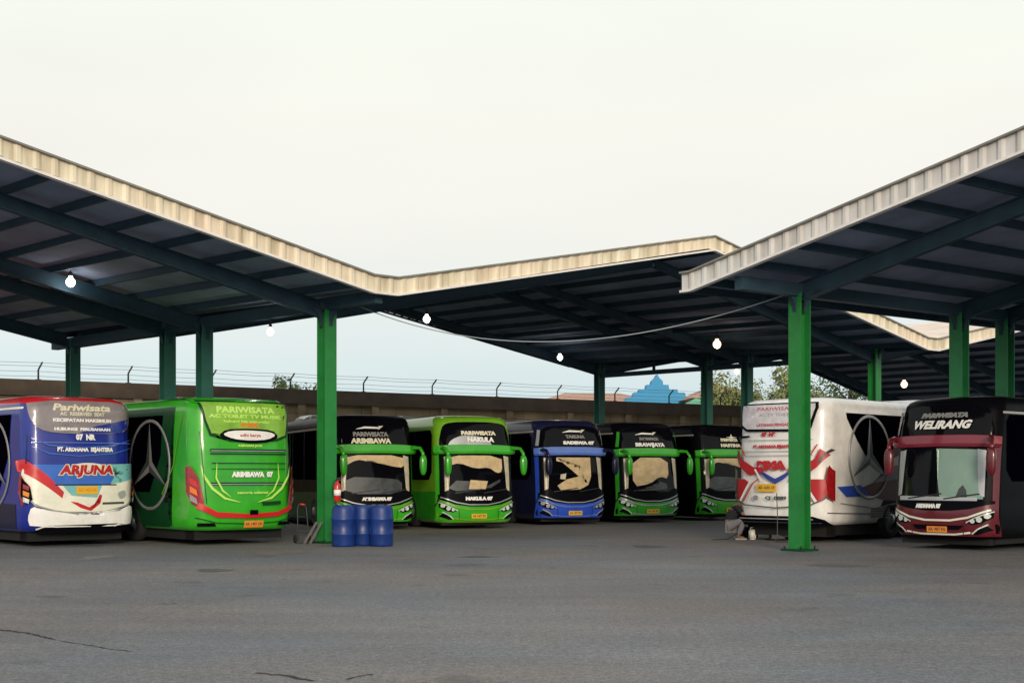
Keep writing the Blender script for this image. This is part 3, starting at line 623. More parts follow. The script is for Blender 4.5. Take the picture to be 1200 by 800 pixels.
for sg in (-1, 1):
    q = lambda l: [(sg * u, z) for u, z in l]
    c.patch('red_wing', q([(1.22, 2.15), (1.05, 2.3), (.95, 2.05), (.6, 1.85), (.35, 1.85), (.3, 1.7), (.75, 1.65), (1.0, 1.85)]), 'rear', 'letter_red')
    c.line('wing_edge', q([(1.24, 2.28), (1.1, 2.12), (1.02, 1.95)]), .05, 'rear', 'emblem_dark')
    c.line('wing_edge', q([(1.0, 2.4), (.86, 2.15)]), .03, 'rear', 'red_paint')
    c.patch('red_wing', q([(1.24, 1.55), (.85, 1.55), (.7, 1.45), (1.0, 1.0), (1.2, 1.12)]), 'rear', 'letter_red')
    c.line('white_slash', q([(.98, 1.0), (.68, 1.5)]), .06, 'rear', 'white_paint')
    c.line('red_slash', q([(.88, 1.0), (.6, 1.45), (.45, 1.55)]), .03, 'rear', 'red_paint')
    c.patch('blue_wing', q([(.30, 1.72), (.42, 1.72), (.22, 1.55), (0, 1.42), (0, 1.56), (.12, 1.62)]), 'rear', 'blue_paint')
    c.line('white_slash', q([(.55, 1.8), (.36, 1.5)]), .05, 'rear', 'white_paint')
c.text('BIMA', -.1, 1.88, .26, 'rear', 'letter_red', width=.78, bold=.03)
lp = c.patch('licence_plate', T([(285, 435), (355, 435), (355, 466), (285, 466)]), 'rear', 'plate'); c.text('AD 1635 CF', -.22, 1.335, .1, 'rear', 'letter_dark', name='plate_number', width=.44, bold=.003, parent=lp)
c.text('CJ  0889', .02, 1.08, .11, 'rear', 'emblem_dark', width=.55, bold=.006)
c.patch('badge', T([(272, 482), (290, 480), (292, 500), (274, 502)]), 'rear', 'lilac_grey', rnd=1)
c.line('dark_seam', T([(180, 470), (205, 500), (240, 520), (350, 530), (460, 520), (500, 495), (515, 460)]), .03, 'rear', 'emblem_dark')
bp = c.patch('diffuser', T([(190, 600), (200, 568), (230, 562), (470, 562), (500, 575), (510, 598)]), 'rear', 'black_paint')
c.line('diffuser_slat', T([(215, 574), (470, 574)]), .025, 'rear', 'silver_paint', parent=bp)
c.line('diffuser_slat', T([(215, 588), (490, 588)]), .02, 'rear', 'emblem_dark', parent=bp)
for sg in (-1, 1): c.patch('tail_light', [(sg * 1.25, 1.75), (sg * 1.19, 1.9), (sg * 1.15, 1.6), (sg * 1.19, 1.1), (sg * 1.25, 1.0)], 'rear', 'tail_red' if sg > 0 else 'emblem_dark')
c.ac('white_paint', 3.4, .15)
c.place_rear(6.60, 35.1, 43); c.root.scale = (1.05, 1, 1)

# ------------------------------------------------------------------ canopies
class Canopy:
    """folded metal roof: m runs along the street edge, k runs inwards from the front columns"""
    def __init__(s, name, label, A, F, D, zfn):
        s.A, s.F, s.D, s.zfn = Vector(A), Vector(F).normalized(), Vector(D).normalized(), zfn
        s.root = empty(name, (A[0], A[1], 0)); tag(s.root, label, 'canopy')
    def p(s, m, k, dz=0, z=None):
        q = s.F * m + s.D * k
        return Vector((q.x, q.y, (s.zfn(m, k) if z is None else z) + dz))
    def fascia(s, ms, k, sign=-1, h=.40, name='fascia', mt_='fascia'):
        """ribbed metal fascia following the fold line ms at depth k"""
        bm = bmesh.new(); pts = []; m0, m1 = ms[0], ms[-1]; m = m0; st = .062; i = 0
        pat = [0, 0, 0, 0, 1, 1]  # broad pans, narrow ribs
        rows = []
        while m <= m1 + 1e-6:
            d = .030 * pat[i % len(pat)]
            rows.append((m, k + sign * (.03 + d))); m += st; i += 1
        vs = [(bm.verts.new(s.p(a, b, .02, z=s.zfn(a, k))), bm.verts.new(s.p(a, b, h, z=s.zfn(a, k)))) for a, b in rows]
        for v0, v1 in zip(vs, vs[1:]): bm.faces.new((v0[0], v1[0], v1[1], v0[1]))
        fa = link(name, bm, mt_, s.root)
        for nm, dz, hh, mt, pr in (('fascia_trim', .03, .05, 'trim' if mt_ != 'beam' else 'beam', .085), ('fascia_cap', h + .03, .04, 'trim_dark', .10)):
            bm = bmesh.new()
            for a, b in zip(ms, ms[1:]):
                A = s.p(a, k + sign * pr / 2, dz, z=s.zfn(a, k)); B = s.p(b, k + sign * pr / 2, dz, z=s.zfn(b, k)); bar(bm, A, B, pr + .05, hh)
            link(nm, bm, mt, fa)
        return fa
    def panel(s, m0, m1, k0, k1, dz=.17, th=.05):
        bm = bmesh.new(); n = 12; gp, gt = [], []
        for j in range(n + 1):
            k = k0 + (k1 - k0) * j / n
            gp.append([bm.verts.new(s.p(m, k, dz)) for m in (m0, (m0 + m1) / 2, m1)]); gt.append([bm.verts.new(s.p(m, k, dz + th)) for m in (m0, (m0 + m1) / 2, m1)])
        for j in range(n):
            for i in range(2):
                bm.faces.new((gp[j][i], gp[j][i + 1], gp[j + 1][i + 1], gp[j + 1][i])); f = bm.faces.new((gt[j][i], gt[j + 1][i], gt[j + 1][i + 1], gt[j][i + 1])); f.material_index = 1
        for a, b in ((0, 0), (0, 2)): pass
        for j in range(n):
            for i in (0, 2): bm.faces.new((gp[j][i], gp[j + 1][i], gt[j + 1][i], gt[j][i]))
        for j in (0, n):
            for i in range(2): bm.faces.new((gp[j][i], gp[j][i + 1], gt[j][i + 1], gt[j][i]))
        bmesh.ops.recalc_face_normals(bm, faces=bm.faces)
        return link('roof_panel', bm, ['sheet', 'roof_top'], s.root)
    def purlin(s, m, k0, k1):
        bm = bmesh.new(); bar(bm, s.p(m, k0, .165), s.p(m, k1, .165), .07, .17); link('purlin', bm, 'beam', s.root)
    def rafter(s, m0, m1, k, d0=.36, d1=.20):
        """I-section rafter from column m0 up to ridge m1"""
        bm = bmesh.new(); a = s.p(m0, k, .0); b = s.p(m1, k, .0); z = Vector((0, 0, 1))
        bar(bm, a, b, .16, .03); bar(bm, a - z * .03, b - z * .03, .02, d0, h2=d1); bar(bm, a - z * (d0 + .03), b - z * (d1 + .03), .16, .03)
        link('rafter', bm, 'beam', s.root)
    def girder(s, m, k0, k1, z=None, h=.24, w=.22):
        bm = bmesh.new(); zz = z if z is not None else s.zfn(m, (k0 + k1) / 2) - .02
        bar(bm, s.p(m, k0, z=zz), s.p(m, k1, z=zz), w, h); return link('girder', bm, 'beam', s.root)
    def column(s, m, k, m_='col_green', size=.34, haunch=1, zt=None):
        """H-section column with base plate and top brackets"""
        c0 = s.p(m, k, z=0); zt = zt or s.zfn(m, k) - .2; ang = math.atan2(s.D.y, s.D.x); h = size / 2
        bm = bmesh.new(); box(bm, -h, -h + .03, -h, h, .05, zt); box(bm, h - .03, h, -h, h, .05, zt); box(bm, -h + .03, h - .03, -.02, .02, .05, zt)
        Rm = Matrix.Translation(c0) @ Matrix.Rotation(ang, 4, 'Z'); bm.transform(Rm); cl = link('column', bm, m_, s.root)
        bm = bmesh.new(); box(bm, -h - .12, h + .12, -h - .12, h + .12, .0, .05); bm.transform(Rm)
        for a in (-1, 1):
            for b in (-1, 1):
                q = Rm @ Vector((a * (h + .06), b * (h + .06), .05)); tube(bm, [q, q + Vector((0, 0, .07))], .022, 6)
        link('base_plate', bm, 'dark_green_paint', cl)
        bm = bmesh.new()                                         # curved brackets under the girder and rafters
        for dx, dy in ((1, 0), (-1, 0), (0, 1), (0, -1)):
            prev = None
            for i in range(6):
                t = i / 5 * math.pi / 2; ax = h + .42 * (1 - math.cos(t)); az = zt - .42 * (1 - math.sin(t))
                cur = (ax, az)
                if prev:
                    P = [prev, cur]
                    vs = []
                    for (x, z) in (P[0], P[1], (P[1][0], zt + .02), (P[0][0], zt + .02)):
                        for o in (-.05, .05): vs.append(bm.verts.new((dx * x - dy * o, dy * x + dx * o, z)))
                    A = [vs[0], vs[2], vs[4], vs[6]]; B = [vs[1], vs[3], vs[5], vs[7]]
                    bm.faces.new(A); bm.faces.new(B[::-1])
                    for i2 in range(4): bm.faces.new((A[i2], B[i2], B[(i2 + 1) % 4], A[(i2 + 1) % 4]))
                prev = cur
        bm.transform(Rm); link('bracket', bm, 'beam', cl)
        return cl

# --- left and middle canopy (one long folded roof)
VAL = 24.
def zl(m, k):
    n = math.floor(m / VAL); t = m / VAL - n; d = abs(t - round(t)) * VAL      # distance to nearest valley
    v = 5.84 + .014 * (k + 2.16) + .006 * round(m / VAL) * VAL; rg = 8.15
    if round(m / VAL) == 1: v = 5.98 + .36 * min(1., max(0., (k + 2.16) / 7.))
    if m > 36: return 5.35 if m >= 49.7 else 8.15 - .204 * (m - 36)
    d2 = max(0., d - .35); return v + (rg - v) * min(1., d2 / (11.75 - .35))
A0 = (-4.44, 34.2); F0 = (.731, .682); D0 = (-.682, .731); K0, K1 = -2.16, 15.1
cn = Canopy('bus_canopy', 'long folded roof canopy on green columns over the left and middle coaches', A0, F0, D0, zl)
seq = []
for n in range(-1, 3):
    seq += [n * VAL - .35, n * VAL + .35, n * VAL + 12] if n < 2 else []
seq = [q for q in seq if q >= -12.5]; seq = sorted(set(seq + [-12.])); seq += [49.7, 50.3]; seq = sorted(set(seq))
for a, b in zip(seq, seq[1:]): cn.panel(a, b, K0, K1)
cn.fascia(seq, K0)
cn.fascia(seq, K1, sign=1, h=.30, name='back_fascia', mt_='beam')
for n in range(0, 3):
    for sg in (-1, 1):
        for i in range(10):
            m = n * VAL + sg * (.8 + i * 1.2)
            if -12 <= m <= 50: cn.purlin(m, K0 + .03, K1 - .03)
for n in range(0, 3):
    for k in (.1, 5.8, 7.8, 13.7):
        for sg in (-1, 1):
            if -12 <= n * VAL + sg * 12 <= 48: cn.rafter(n * VAL + sg * .2, n * VAL + sg * 11.95, k)
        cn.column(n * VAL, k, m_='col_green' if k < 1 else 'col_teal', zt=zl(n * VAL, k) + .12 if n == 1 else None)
    if n != 1: cn.girder(n * VAL, K0 + .2, K1 - .1, z=zl(n * VAL, 7) - (.0 if n else .02), h=.30)
cn.girder(VAL, .1, 13.7, z=5.98, h=.18, w=.18)
bm = bmesh.new(); q = cn.p(VAL, 10.6, z=0); box(bm, q.x - .06, q.x + .06, q.y - .06, q.y + .06, 5.975, 6.40); link('strut', bm, 'beam', cn.root)

# --- right canopy
def zr(m, k):
    if m <= -1.13: return 5.62
    if m <= 11.75: return 5.62 + .2 * (m + 1.13)
    t = (m - 11.75); return max(5.9, 5.62 + .2 * 12.88 - .2 * t)
DR = (.7804, .6252); FR = (.6252, -.7804); AR = (6.29, 30.8)
cr = Canopy('bus_canopy', 'nearer single slope canopy at the right on the green column beside the white coach', AR, FR, DR, zr)
sq = [-1.43, -1.13, 5.3, 11.75, 23.4]
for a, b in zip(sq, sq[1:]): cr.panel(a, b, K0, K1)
cr.fascia(sq, K0, mt_='fascia_grey'); cr.fascia(sq, K1, sign=1, h=.3, name='back_fascia', mt_='beam')
bm = bmesh.new(); a = cr.p(-1.46, K0, .40, z=5.62); b = cr.p(-1.46, K1, .40, z=5.62); bar(bm, a, b, .06, .40); link('gutter', bm, 'beam', cr.root)
for i in range(15):
    m = -.75 + i * 1.22
    if m < 23: cr.purlin(m, K0 + .03, K1 - .03)
for k in (0, 6.0, 8.0, 14.0):
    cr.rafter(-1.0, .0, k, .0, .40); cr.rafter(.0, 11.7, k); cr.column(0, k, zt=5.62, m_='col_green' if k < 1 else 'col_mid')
cr.girder(0, K0 + .2, K1 - .1, z=zr(0, 0) - .02, h=.28)

# ------------------------------------------------------------------ ground
bm = bmesh.new(); S = 1500
v = [bm.verts.new(p) for p in ((-S, -200, 0), (S, -200, 0), (S, 2000, 0), (-S, 2000, 0))]; bm.faces.new(v)
g = link('ground', bm, 'asphalt'); tag(g, kind='structure')
def crack(pts, w, name='pavement_crack'):
    bm = bmesh.new(); up, dn = [], []; P = []
    for (x0, y0), (x1, y1) in zip(pts, pts[1:]):
        n = max(2, int(math.hypot(x1 - x0, y1 - y0) / .06))
        for i in range(n): P.append((x0 + (x1 - x0) * i / n + random.uniform(-.008, .008), y0 + (y1 - y0) * i / n + random.uniform(-.03, .03)))
    prev = None
    for i, (x, y) in enumerate(P):
        ww = w * (math.sin(math.pi * (i + .5) / len(P)) ** .5) * random.uniform(.3, 1.3)
        cur = (bm.verts.new((x, y - ww, .004)), bm.verts.new((x, y + ww, .004)))
        if prev: bm.faces.new((prev[0], cur[0], cur[1], prev[1]))
        prev = cur
    o = link(name, bm, 'crack'); tag(o, kind='structure')
def gp(x, y): s = (y - 555) / 1.68; return ((x - 600) / s, 1650 / s)
crack([gp(-40, 733), gp(30, 741), (gp(68, 750))], .055)
crack([gp(68, 750), gp(110, 757), gp(160, 764)], .02)
crack([gp(300, 788), gp(345, 793), gp(372, 799)], .045)
crack([gp(405, 796), gp(420, 792), gp(446, 789)], .04)

M['red_dust'] = mat('red_brown_stain', (.165, .125, .118), rough=.9, var=.3, vscale=3); M['pale_patch'] = mat('pale_mortar_spill', (.22, .205, .19), rough=.9, var=.3, vscale=4); M['oil'] = mat('oil_stain', (.088, .088, .092), rough=.6, var=.3, vscale=3)
def stain(cx, cy, rx, ry, m_, seed):
    rnd = random.Random(seed); bm = bmesh.new(); ph = [rnd.uniform(0, 6.28) for _ in range(4)]
    bm.faces.new([bm.verts.new((cx + rx * math.cos(t) * (1 + .25 * math.sin(3 * t + ph[0]) + .15 * math.sin(7 * t + ph[1])), cy + ry * math.sin(t) * (1 + .25 * math.sin(2 * t + ph[2]) + .12 * math.sin(9 * t + ph[3])), .004)) for t in [2 * math.pi * i / 48 for i in range(48)]])
    tag(link('ground_stain', bm, m_), kind='structure')
x, y = gp(322, 648); stain(x, y, .55, .5, 'red_dust', 1)
x, y = gp(112, 653); stain(x, y, .22, .8, 'pale_patch', 2)
for i, (px, py, a, b) in enumerate(((648, 665, .05, .12), (560, 652, .35, .3), (980, 662, .5, .35), (760, 640, .4, .5), (250, 668, .3, .35))):
    x, y = gp(px, py); stain(x, y, a, b, 'oil', 10 + i)

# ------------------------------------------------------------------ boundary wall with barbed posts
WX, WY, WA = -18.9, 52., math.atan2(.5635, .826)
wl = empty('boundary_wall', (WX - 30 * .826, WY - 30 * .5635, 0), WA); tag(wl, 'long brown block wall behind the parked coaches', 'wall')
mkbox('wall_face', 'wall', wl, 0, 150, 0, .25, 0, 4.6)
mkbox('coping', 'wall_cap', wl, 0, 150, -.16, .31, 4.6, 5.2)
for k in range(43):
    mkbox('pier', 'wall', wl, k * 3.5, k * 3.5 + .35, -.12, 0, 0, 4.6)
proto = None
for i in range(-1, 22):
    t = 1.42 + 3.45 * i; x, y = WX + .826 * t, WY + .5635 * t
    if proto is None:
        bm = bmesh.new(); tube(bm, [(0, 0, 0), (0, 0, .38), (.05, -.03, .46), (.20, -.14, .66)], .035, 6); proto = link('fence_post', bm, 'post')
        bm = bmesh.new(); box(bm, -.09, .09, -.09, .09, 0, .03); link('foot_plate', bm, 'post', proto)
        o = proto
    else: o = copy_tree(proto)
    o.location = (x - .07, y + .1, 5.2); tag(o, 'bent steel barbed wire post on top of the brown wall', 'fence post', 'bent posts along the wall top')
for j, (dz, dx) in enumerate(((.14, 0), (.32, 0), (.52, .1), (.64, .18))):
    bm = bmesh.new(); P = []
    for i in range(-1, 21):
        t = 1.42 + 3.45 * i
        for q in range(4): P.append((WX + .826 * (t + 3.45 * q / 4) + dx * .8, WY + .5635 * (t + 3.45 * q / 4) - dx * .6, 5.2 + dz - .03 * math.sin(math.pi * q / 4)))
    tube(bm, P, .007, 4); tag(link('barbed_wire', bm, 'wire'), ['lowest strand of barbed wire over the brown wall', 'second lowest strand of barbed wire over the brown wall', 'second highest strand of barbed wire over the brown wall', 'topmost strand of barbed wire over the brown wall'][j], 'wire', 'barbed wire strands')

# ------------------------------------------------------------------ hanging lamps
def lamp(name_label, x, y, z, zc, warm=False, r=.085, pw=14):
    e = empty('hanging_lamp', (x, y, z)); tag(e, name_label, 'lamp', 'lit bulbs hanging under the canopies')
    bm = bmesh.new(); lathe(bm, [(.012, -r), (r * .5, -r * .87), (r * .87, -r * .5), (r, 0), (r * .87, r * .5), (r * .5, r * .87), (r * .38, r * 1.3)], 16); link('bulb', bm, 'bulb_warm' if warm else 'bulb', e)
    bm = bmesh.new(); lathe(bm, [(r * .4, r * 1.3), (r * .5, r * 1.5), (r * .4, r * 2.2), (.01, r * 2.3)], 12); link('socket', bm, 'lamp_cap', e)
    bm = bmesh.new(); tube(bm, [(0, 0, r * 2.2), (0, 0, max(zc - z, r * 2.2 + .05))], .009, 5); link('cord', bm, 'lamp_cap', e)
    l = bpy.data.lights.new('bulb_light', 'POINT'); l.energy = pw; l.color = (1, .72, .45) if warm else (1, .95, .88); l.shadow_soft_size = .1
    lo = bpy.data.objects.new('bulb_light', l); COL.objects.link(lo); lo.parent = e; lo.location = (0, 0, -r * 1.8)
def lam(label, m, k, z, **kw):
    q = cn.p(m, k); lamp(label, A0[0] + q.x, A0[1] + q.y, z, q.z + .1, **kw)
lam('lone bright white bulb under the left end of the roof', -4.06, 5.4, 6.49, r=.12)
lamp('lit bulb on a long cord in the gap right of the pair of columns', -6.19, 36.07, 5.31, 5.75, r=.09)
lam('white bulb under the middle roof where the slack cable crosses it', 9.67, 8, 6.80, r=.12)
lam('small pink white bulb under the back of the middle roof', 19.9, 12, 6.35, r=.115)
lam('bright warm bulb above the two dark columns in the middle', 19.9, 4, 6.34, warm=True, r=.15)
lam('dim orange bulb in front of the pale tree', 31.3, 12, 6.35, warm=True, r=.12)
lam('orange bulb above the roof of the white coach', 38.9, 8, 5.91, warm=True, r=.16)

# slack cable between the two front columns
a = Vector((-4.3, 34.0, 6.0)); b = Vector((6.2, 30.6, 5.66)); P = []
for i in range(33):
    t = i / 32; p = a.lerp(b, t); p.z -= 1.12 * 4 * t * (1 - t) * (1 - .25 * (t - .5)); P.append(p)
bm = bmesh.new(); tube(bm, P, .014, 6); tag(link('power_cable', bm, 'cable'), 'slack pale cable slung between the two front green columns', 'cable')

# ------------------------------------------------------------------ extinguisher, drums, trolley
e = empty('fire_extinguisher', (-4.20, 33.86, 1.02)); tag(e, 'red fire extinguisher fixed to the green column above the blue drums', 'fire extinguisher')
bm = bmesh.new(); lathe(bm, [(.07, 0), (.085, .02), (.085, .36), (.07, .42), (.03, .46), (.028, .50)], 18); link('cylinder', bm, 'red_tank', e)
bm = bmesh.new(); lathe(bm, [(.087, .14), (.0872, .14), (.0872, .28), (.087, .28)], 18); link('paper_label', bm, 'letter_white', e)
bm = bmesh.new(); box(bm, -.02, .10, -.015, .015, .50, .53); box(bm, -.02, .12, -.015, .015, .55, .57); box(bm, -.02, .0, -.015, .015, .5, .57); link('handle', bm, 'black', e)
bm = bmesh.new(); tube(bm, [(-.02, 0, .52), (-.08, -.02, .48), (-.11, -.03, .35), (-.10, -.03, .15)], .013, 6); link('hose', bm, 'black', e)
dl = ['blue plastic drum nearest to the green column, leftmost of three', 'middle of the three blue plastic drums', 'blue plastic drum farthest from the column, rightmost of three']
for i, (px, s_) in enumerate(((402.5, 50.6), (425, 50.0), (447, 50.4))):
    x, y = (px - 600) / s_, 1650 / s_
    e = empty('plastic_drum', (x, y, 0), .3 * i); tag(e, dl[i], 'drum', 'three blue drums by the column')
    bm = bmesh.new(); pr = [(.22, 0), (.255, .01), (.268, .05), (.272, .26), (.283, .28), (.283, .31), (.272, .33), (.276, .60), (.287, .62), (.287, .65), (.276, .67), (.268, .86), (.235, .94), (.225, .955), (.21, .955), (.20, .93)]
    lathe(bm, pr, 32); link('drum_body', bm, 'drum', e)
    for q in (-1, 1):
        bm = bmesh.new(); tube(bm, [(q * .11, 0, .92), (q * .11, 0, .965)], .035, 12); link('bung', bm, 'black', e)
# hand trolley by the green coach
e = empty('hand_trolley', (-5.1, 34.3, 0), .5); e.scale = (.8, .8, .8); tag(e, 'dark steel hand trolley standing between the green coach and the column', 'trolley')
bm = bmesh.new()
for q in (-.16, .16): tube(bm, [(q, -.08, .06), (q, 0, .6), (q * .9, .06, 1.05), (q * .5, .1, 1.18), (0, .1, 1.2)], .016, 8)
for z in (.3, .55, .8): tube(bm, [(-.16, -.04 + z * .06, z), (.16, -.04 + z * .06, z)], .011, 6)
link('frame', bm, 'steel', e)
bm = bmesh.new(); box(bm, -.28, .34, -.32, -.06, .05, .07); box(bm, -.22, .42, -.02, .02, .36, .385); link('toe_plate', bm, 'steel', e)
for q in (-1, 1):
    bm = bmesh.new(); lathe(bm, [(.05, -.025), (.12, -.025), (.13, 0), (.12, .025), (.05, .025)], 18); bmesh.ops.rotate(bm, verts=bm.verts, cent=(0, 0, 0), matrix=Matrix.Rotation(R(90), 3, 'Y')); bmesh.ops.translate(bm, verts=bm.verts, vec=(q * .22, .05, .13)); link('wheel', bm, 'rubber', e)
bm = bmesh.new(); tube(bm, [(-.06, .08, 1.18), (.10, .02, 1.16)], .03, 8); link('grip', bm, 'red_tank', e)
for i, (x0, lab) in enumerate(((-5.0, 'left of the two short planks propped against the column'), (-4.86, 'right of the two short planks propped against the column'))):
    bm = bmesh.new(); bar(bm, (0, 0, .03), (.26 - .02 * i, .22, .52), .09, .03); o = link('plank', bm, 'concrete'); o.location = (x0, 33.9, 0); tag(o, lab, 'plank', 'propped planks')

# ------------------------------------------------------------------ squatting person beside the white coach
def skin_mesh(name, verts, edges, radii, m, parent, sub=2, root=0):
    me = bpy.data.meshes.new(name); me.from_pydata(verts, edges, []); o = bpy.data.objects.new(name, me); COL.objects.link(o)
    md = o.modifiers.new('s', 'SKIN'); md.use_smooth_shade = True
    for i, r in enumerate(radii):
        me.skin_vertices[0].data[i].radius = (r, r) if not isinstance(r, tuple) else r; me.skin_vertices[0].data[i].use_root = (i == root)
    sd = o.modifiers.new('d', 'SUBSURF'); sd.levels = sub; sd.render_levels = sub
    dg = bpy.context.evaluated_depsgraph_get(); nm = bpy.data.meshes.new_from_object(o.evaluated_get(dg)); bpy.data.objects.remove(o)
    nm.materials.clear(); nm.materials.append(M[m]); 
    for p in nm.polygons: p.use_smooth = True
    o = bpy.data.objects.new(name, nm); COL.objects.link(o); o.parent = parent; return o
pe = empty('person', (5.56, 36.2, 0), R(-8)); tag(pe, 'person in black shirt and grey trousers squatting at the rear of the white coach', 'person')
V = [(0, 0, .36), (.08, 0, .55), (.19, 0, .74), (.25, 0, .86), (.29, 0, .93), (.33, 0, 1.0), (.345, 0, 1.08)]; E = [(i, i + 1) for i in range(6)]; Rr = [(.13, .15), (.12, .15), (.13, .16), (.09, .11), .05, .06, .085]
for sg in (-1, 1):
    b = len(V); V += [(.22, sg * .17, .83), (.40, sg * .23, .62), (.60, sg * .16, .56), (.67, sg * .14, .56)]; E += [(3, b), (b, b + 1), (b + 1, b + 2), (b + 2, b + 3)]; Rr += [.06, .045, .033, .035]
    hb = b + 3
    for f in range(4):
        q = len(V); o_ = (f - 1.5) * .02; ln = (.075, .085, .08, .06)[f]
        V += [(.70, sg * .14 + o_, .56), (.70 + ln * .6, sg * .14 + o_, .55), (.70 + ln, sg * .14 + o_ * .9, .52)]; E += [(hb, q), (q, q + 1), (q + 1, q + 2)]; Rr += [.011, .0095, .008]
    q = len(V); V += [(.68, sg * .10, .565), (.72, sg * .08, .56)]; E += [(hb, q), (q, q + 1)]; Rr += [.012, .009]
    b = len(V); V += [(.04, sg * .12, .34), (.40, sg * .20, .52), (.26, sg * .16, .12), (.24, sg * .16, .06), (.42, sg * .18, .035)]
    E += [(0, b), (b, b + 1), (b + 1, b + 2), (b + 2, b + 3), (b + 3, b + 4)]; Rr += [.10, .065, .045, .04, .03]
body = skin_mesh('body', V, E, Rr, 'skin', pe)
bm = bmesh.new(); bmesh.ops.create_uvsphere(bm, u_segments=20, v_segments=14, radius=1)
for v in bm.verts:
    x, y, z = v.co; v.co = Vector((x * .098 - .012, y * .083, z * .108 + .02)) + Vector((.345, 0, 1.09))
bmesh.ops.delete(bm, geom=[v for v in bm.verts if v.co.x > .385 and v.co.z < 1.135], context='VERTS'); link('hair', bm, 'hair', pe, True)
for sg in (-1, 1):
    bm = bmesh.new(); bmesh.ops.create_uvsphere(bm, u_segments=8, v_segments=6, radius=.013); bmesh.ops.translate(bm, verts=bm.verts, vec=(.425, sg * .033, 1.09)); link('eye', bm, 'letter_dark', pe, True)
    bm = bmesh.new(); bmesh.ops.create_uvsphere(bm, u_segments=8, v_segments=6, radius=.028); bmesh.ops.scale(bm, verts=bm.verts, vec=(.7, .4, 1.1)); bmesh.ops.translate(bm, verts=bm.verts, vec=(.345, sg * .09, 1.08)); link('ear', bm, 'skin', pe, True)
bm = bmesh.new(); tube(bm, [(.42, 0, 1.10), (.445, 0, 1.065), (.43, 0, 1.055)], [.008, .014, .008], 6); link('nose', bm, 'skin', pe)
Vs = V[:4]; Es = [(0, 1), (1, 2), (2, 3)]; Rs = [(.15, .17), (.15, .175), (.155, .18), (.11, .13)]
for sg in (-1, 1):
    b = len(Vs); Vs += [(.22, sg * .18, .83), (.35, sg * .225, .68)]; Es += [(3, b), (b, b + 1)]; Rs += [.08, .07]
skin_mesh('shirt', [(v[0], v[1], v[2] + (.06 if i == 0 else 0)) for i, v in enumerate(Vs)], Es, Rs, 'shirt', pe)
Vt = [(0, 0, .36)]; Et = []; Rt = [(.155, .17)]
for sg in (-1, 1):
    b = len(Vt); Vt += [(.05, sg * .12, .35), (.40, sg * .20, .52), (.33, sg * .18, .32), (.26, sg * .16, .12)]; Et += [(0, b), (b, b + 1), (b + 1, b + 2), (b + 2, b + 3)]; Rt += [.125, .09, .075, .065]
skin_mesh('trousers', Vt, Et, Rt, 'trouser', pe)
for sg in (-1, 1):
    bm = bmesh.new(); box(bm, .17, .47, sg * .17 - .05, sg * .17 + .05, 0, .028); bmesh.ops.bevel(bm, geom=bm.edges[:], offset=.012, segments=2, affect='EDGES'); link('sandal', bm, 'sandal', pe)
# tools by the rear of the white coach
e = empty('jerrycan', (6.16, 36.1, 0)); tag(e, 'small white plastic jerrycan standing by the squatting person', 'jerrycan')
bm = bmesh.new(); box(bm, -.09, .09, -.07, .07, 0, .26); bmesh.ops.bevel(bm, geom=bm.edges[:], offset=.03, segments=3, affect='EDGES'); link('can_body', bm, 'white_plastic', e, True)
bm = bmesh.new(); tube(bm, [(-.05, 0, .24), (-.05, 0, .31), (.04, 0, .31), (.06, 0, .25)], .014, 6); link('handle', bm, 'white_plastic', e)
bm = bmesh.new(); tube(bm, [(.06, .0, .25), (.06, 0, .30)], .028, 10); link('cap', bm, 'red_tank', e)
e = empty('floor_jack', (6.72, 35.75, 0)); tag(e, 'black floor jack under the rear of the white coach', 'jack')
bm = bmesh.new(); box(bm, -.16, .16, -.2, .2, .04, .14); lathe(bm, [(.09, .14), (.09, .3), (.055, .3), (.055, .44), (.08, .44), (.08, .47)], 16); link('jack_body', bm, 'black', e)
for q in (-1, 1):
    bm = bmesh.new(); tube(bm, [(q * .17 - .02, -.14, .05), (q * .17 + .02, -.14, .05)], .05, 12); link('wheel', bm, 'rubber', e)
bm = bmesh.new(); tube(bm, [(0, .18, .1), (.02, .5, .5)], .015, 6); link('handle', bm, 'steel', e)
e = empty('tool_box', (6.2, 36.9, 0), .3); tag(e, 'dark metal tool box on the ground left of the floor jack', 'tool box')
bm = bmesh.new(); box(bm, -.22, .22, -.12, .12, 0, .3); bmesh.ops.bevel(bm, geom=bm.edges[:], offset=.015, segments=2, affect='EDGES'); link('case', bm, 'black', e)
bm = bmesh.new(); tube(bm, [(-.1, 0, .29), (-.1, 0, .36), (.1, 0, .36), (.1, 0, .29)], .012, 6); link('handle', bm, 'steel', e)
bm = bmesh.new(); P = []
for i in range(14):
    t = i / 13; P.append((5.05 + 1.0 * t, 35.6 + .8 * t, .02 + .45 * max(0, t - .45)))
tube(bm, P, .012, 6); tag(link('metal_rod', bm, 'steel'), 'thin metal rod leaning from the ground towards the squatting person', 'rod')
bm = bmesh.new(); P = [(6.55, 34.85, 1.2), (6.56, 34.8, .7), (6.55, 34.75, .2), (6.5, 34.7, .03)]
for i in range(12): P.append((6.5 + .06 * i, 34.7 - .3 * math.sin(i / 11 * math.pi), .02))
tube(bm, P, .012, 6); tag(link('air_hose', bm, 'lamp_cap'), 'thin dark hose hanging down the back of the white coach', 'hose')

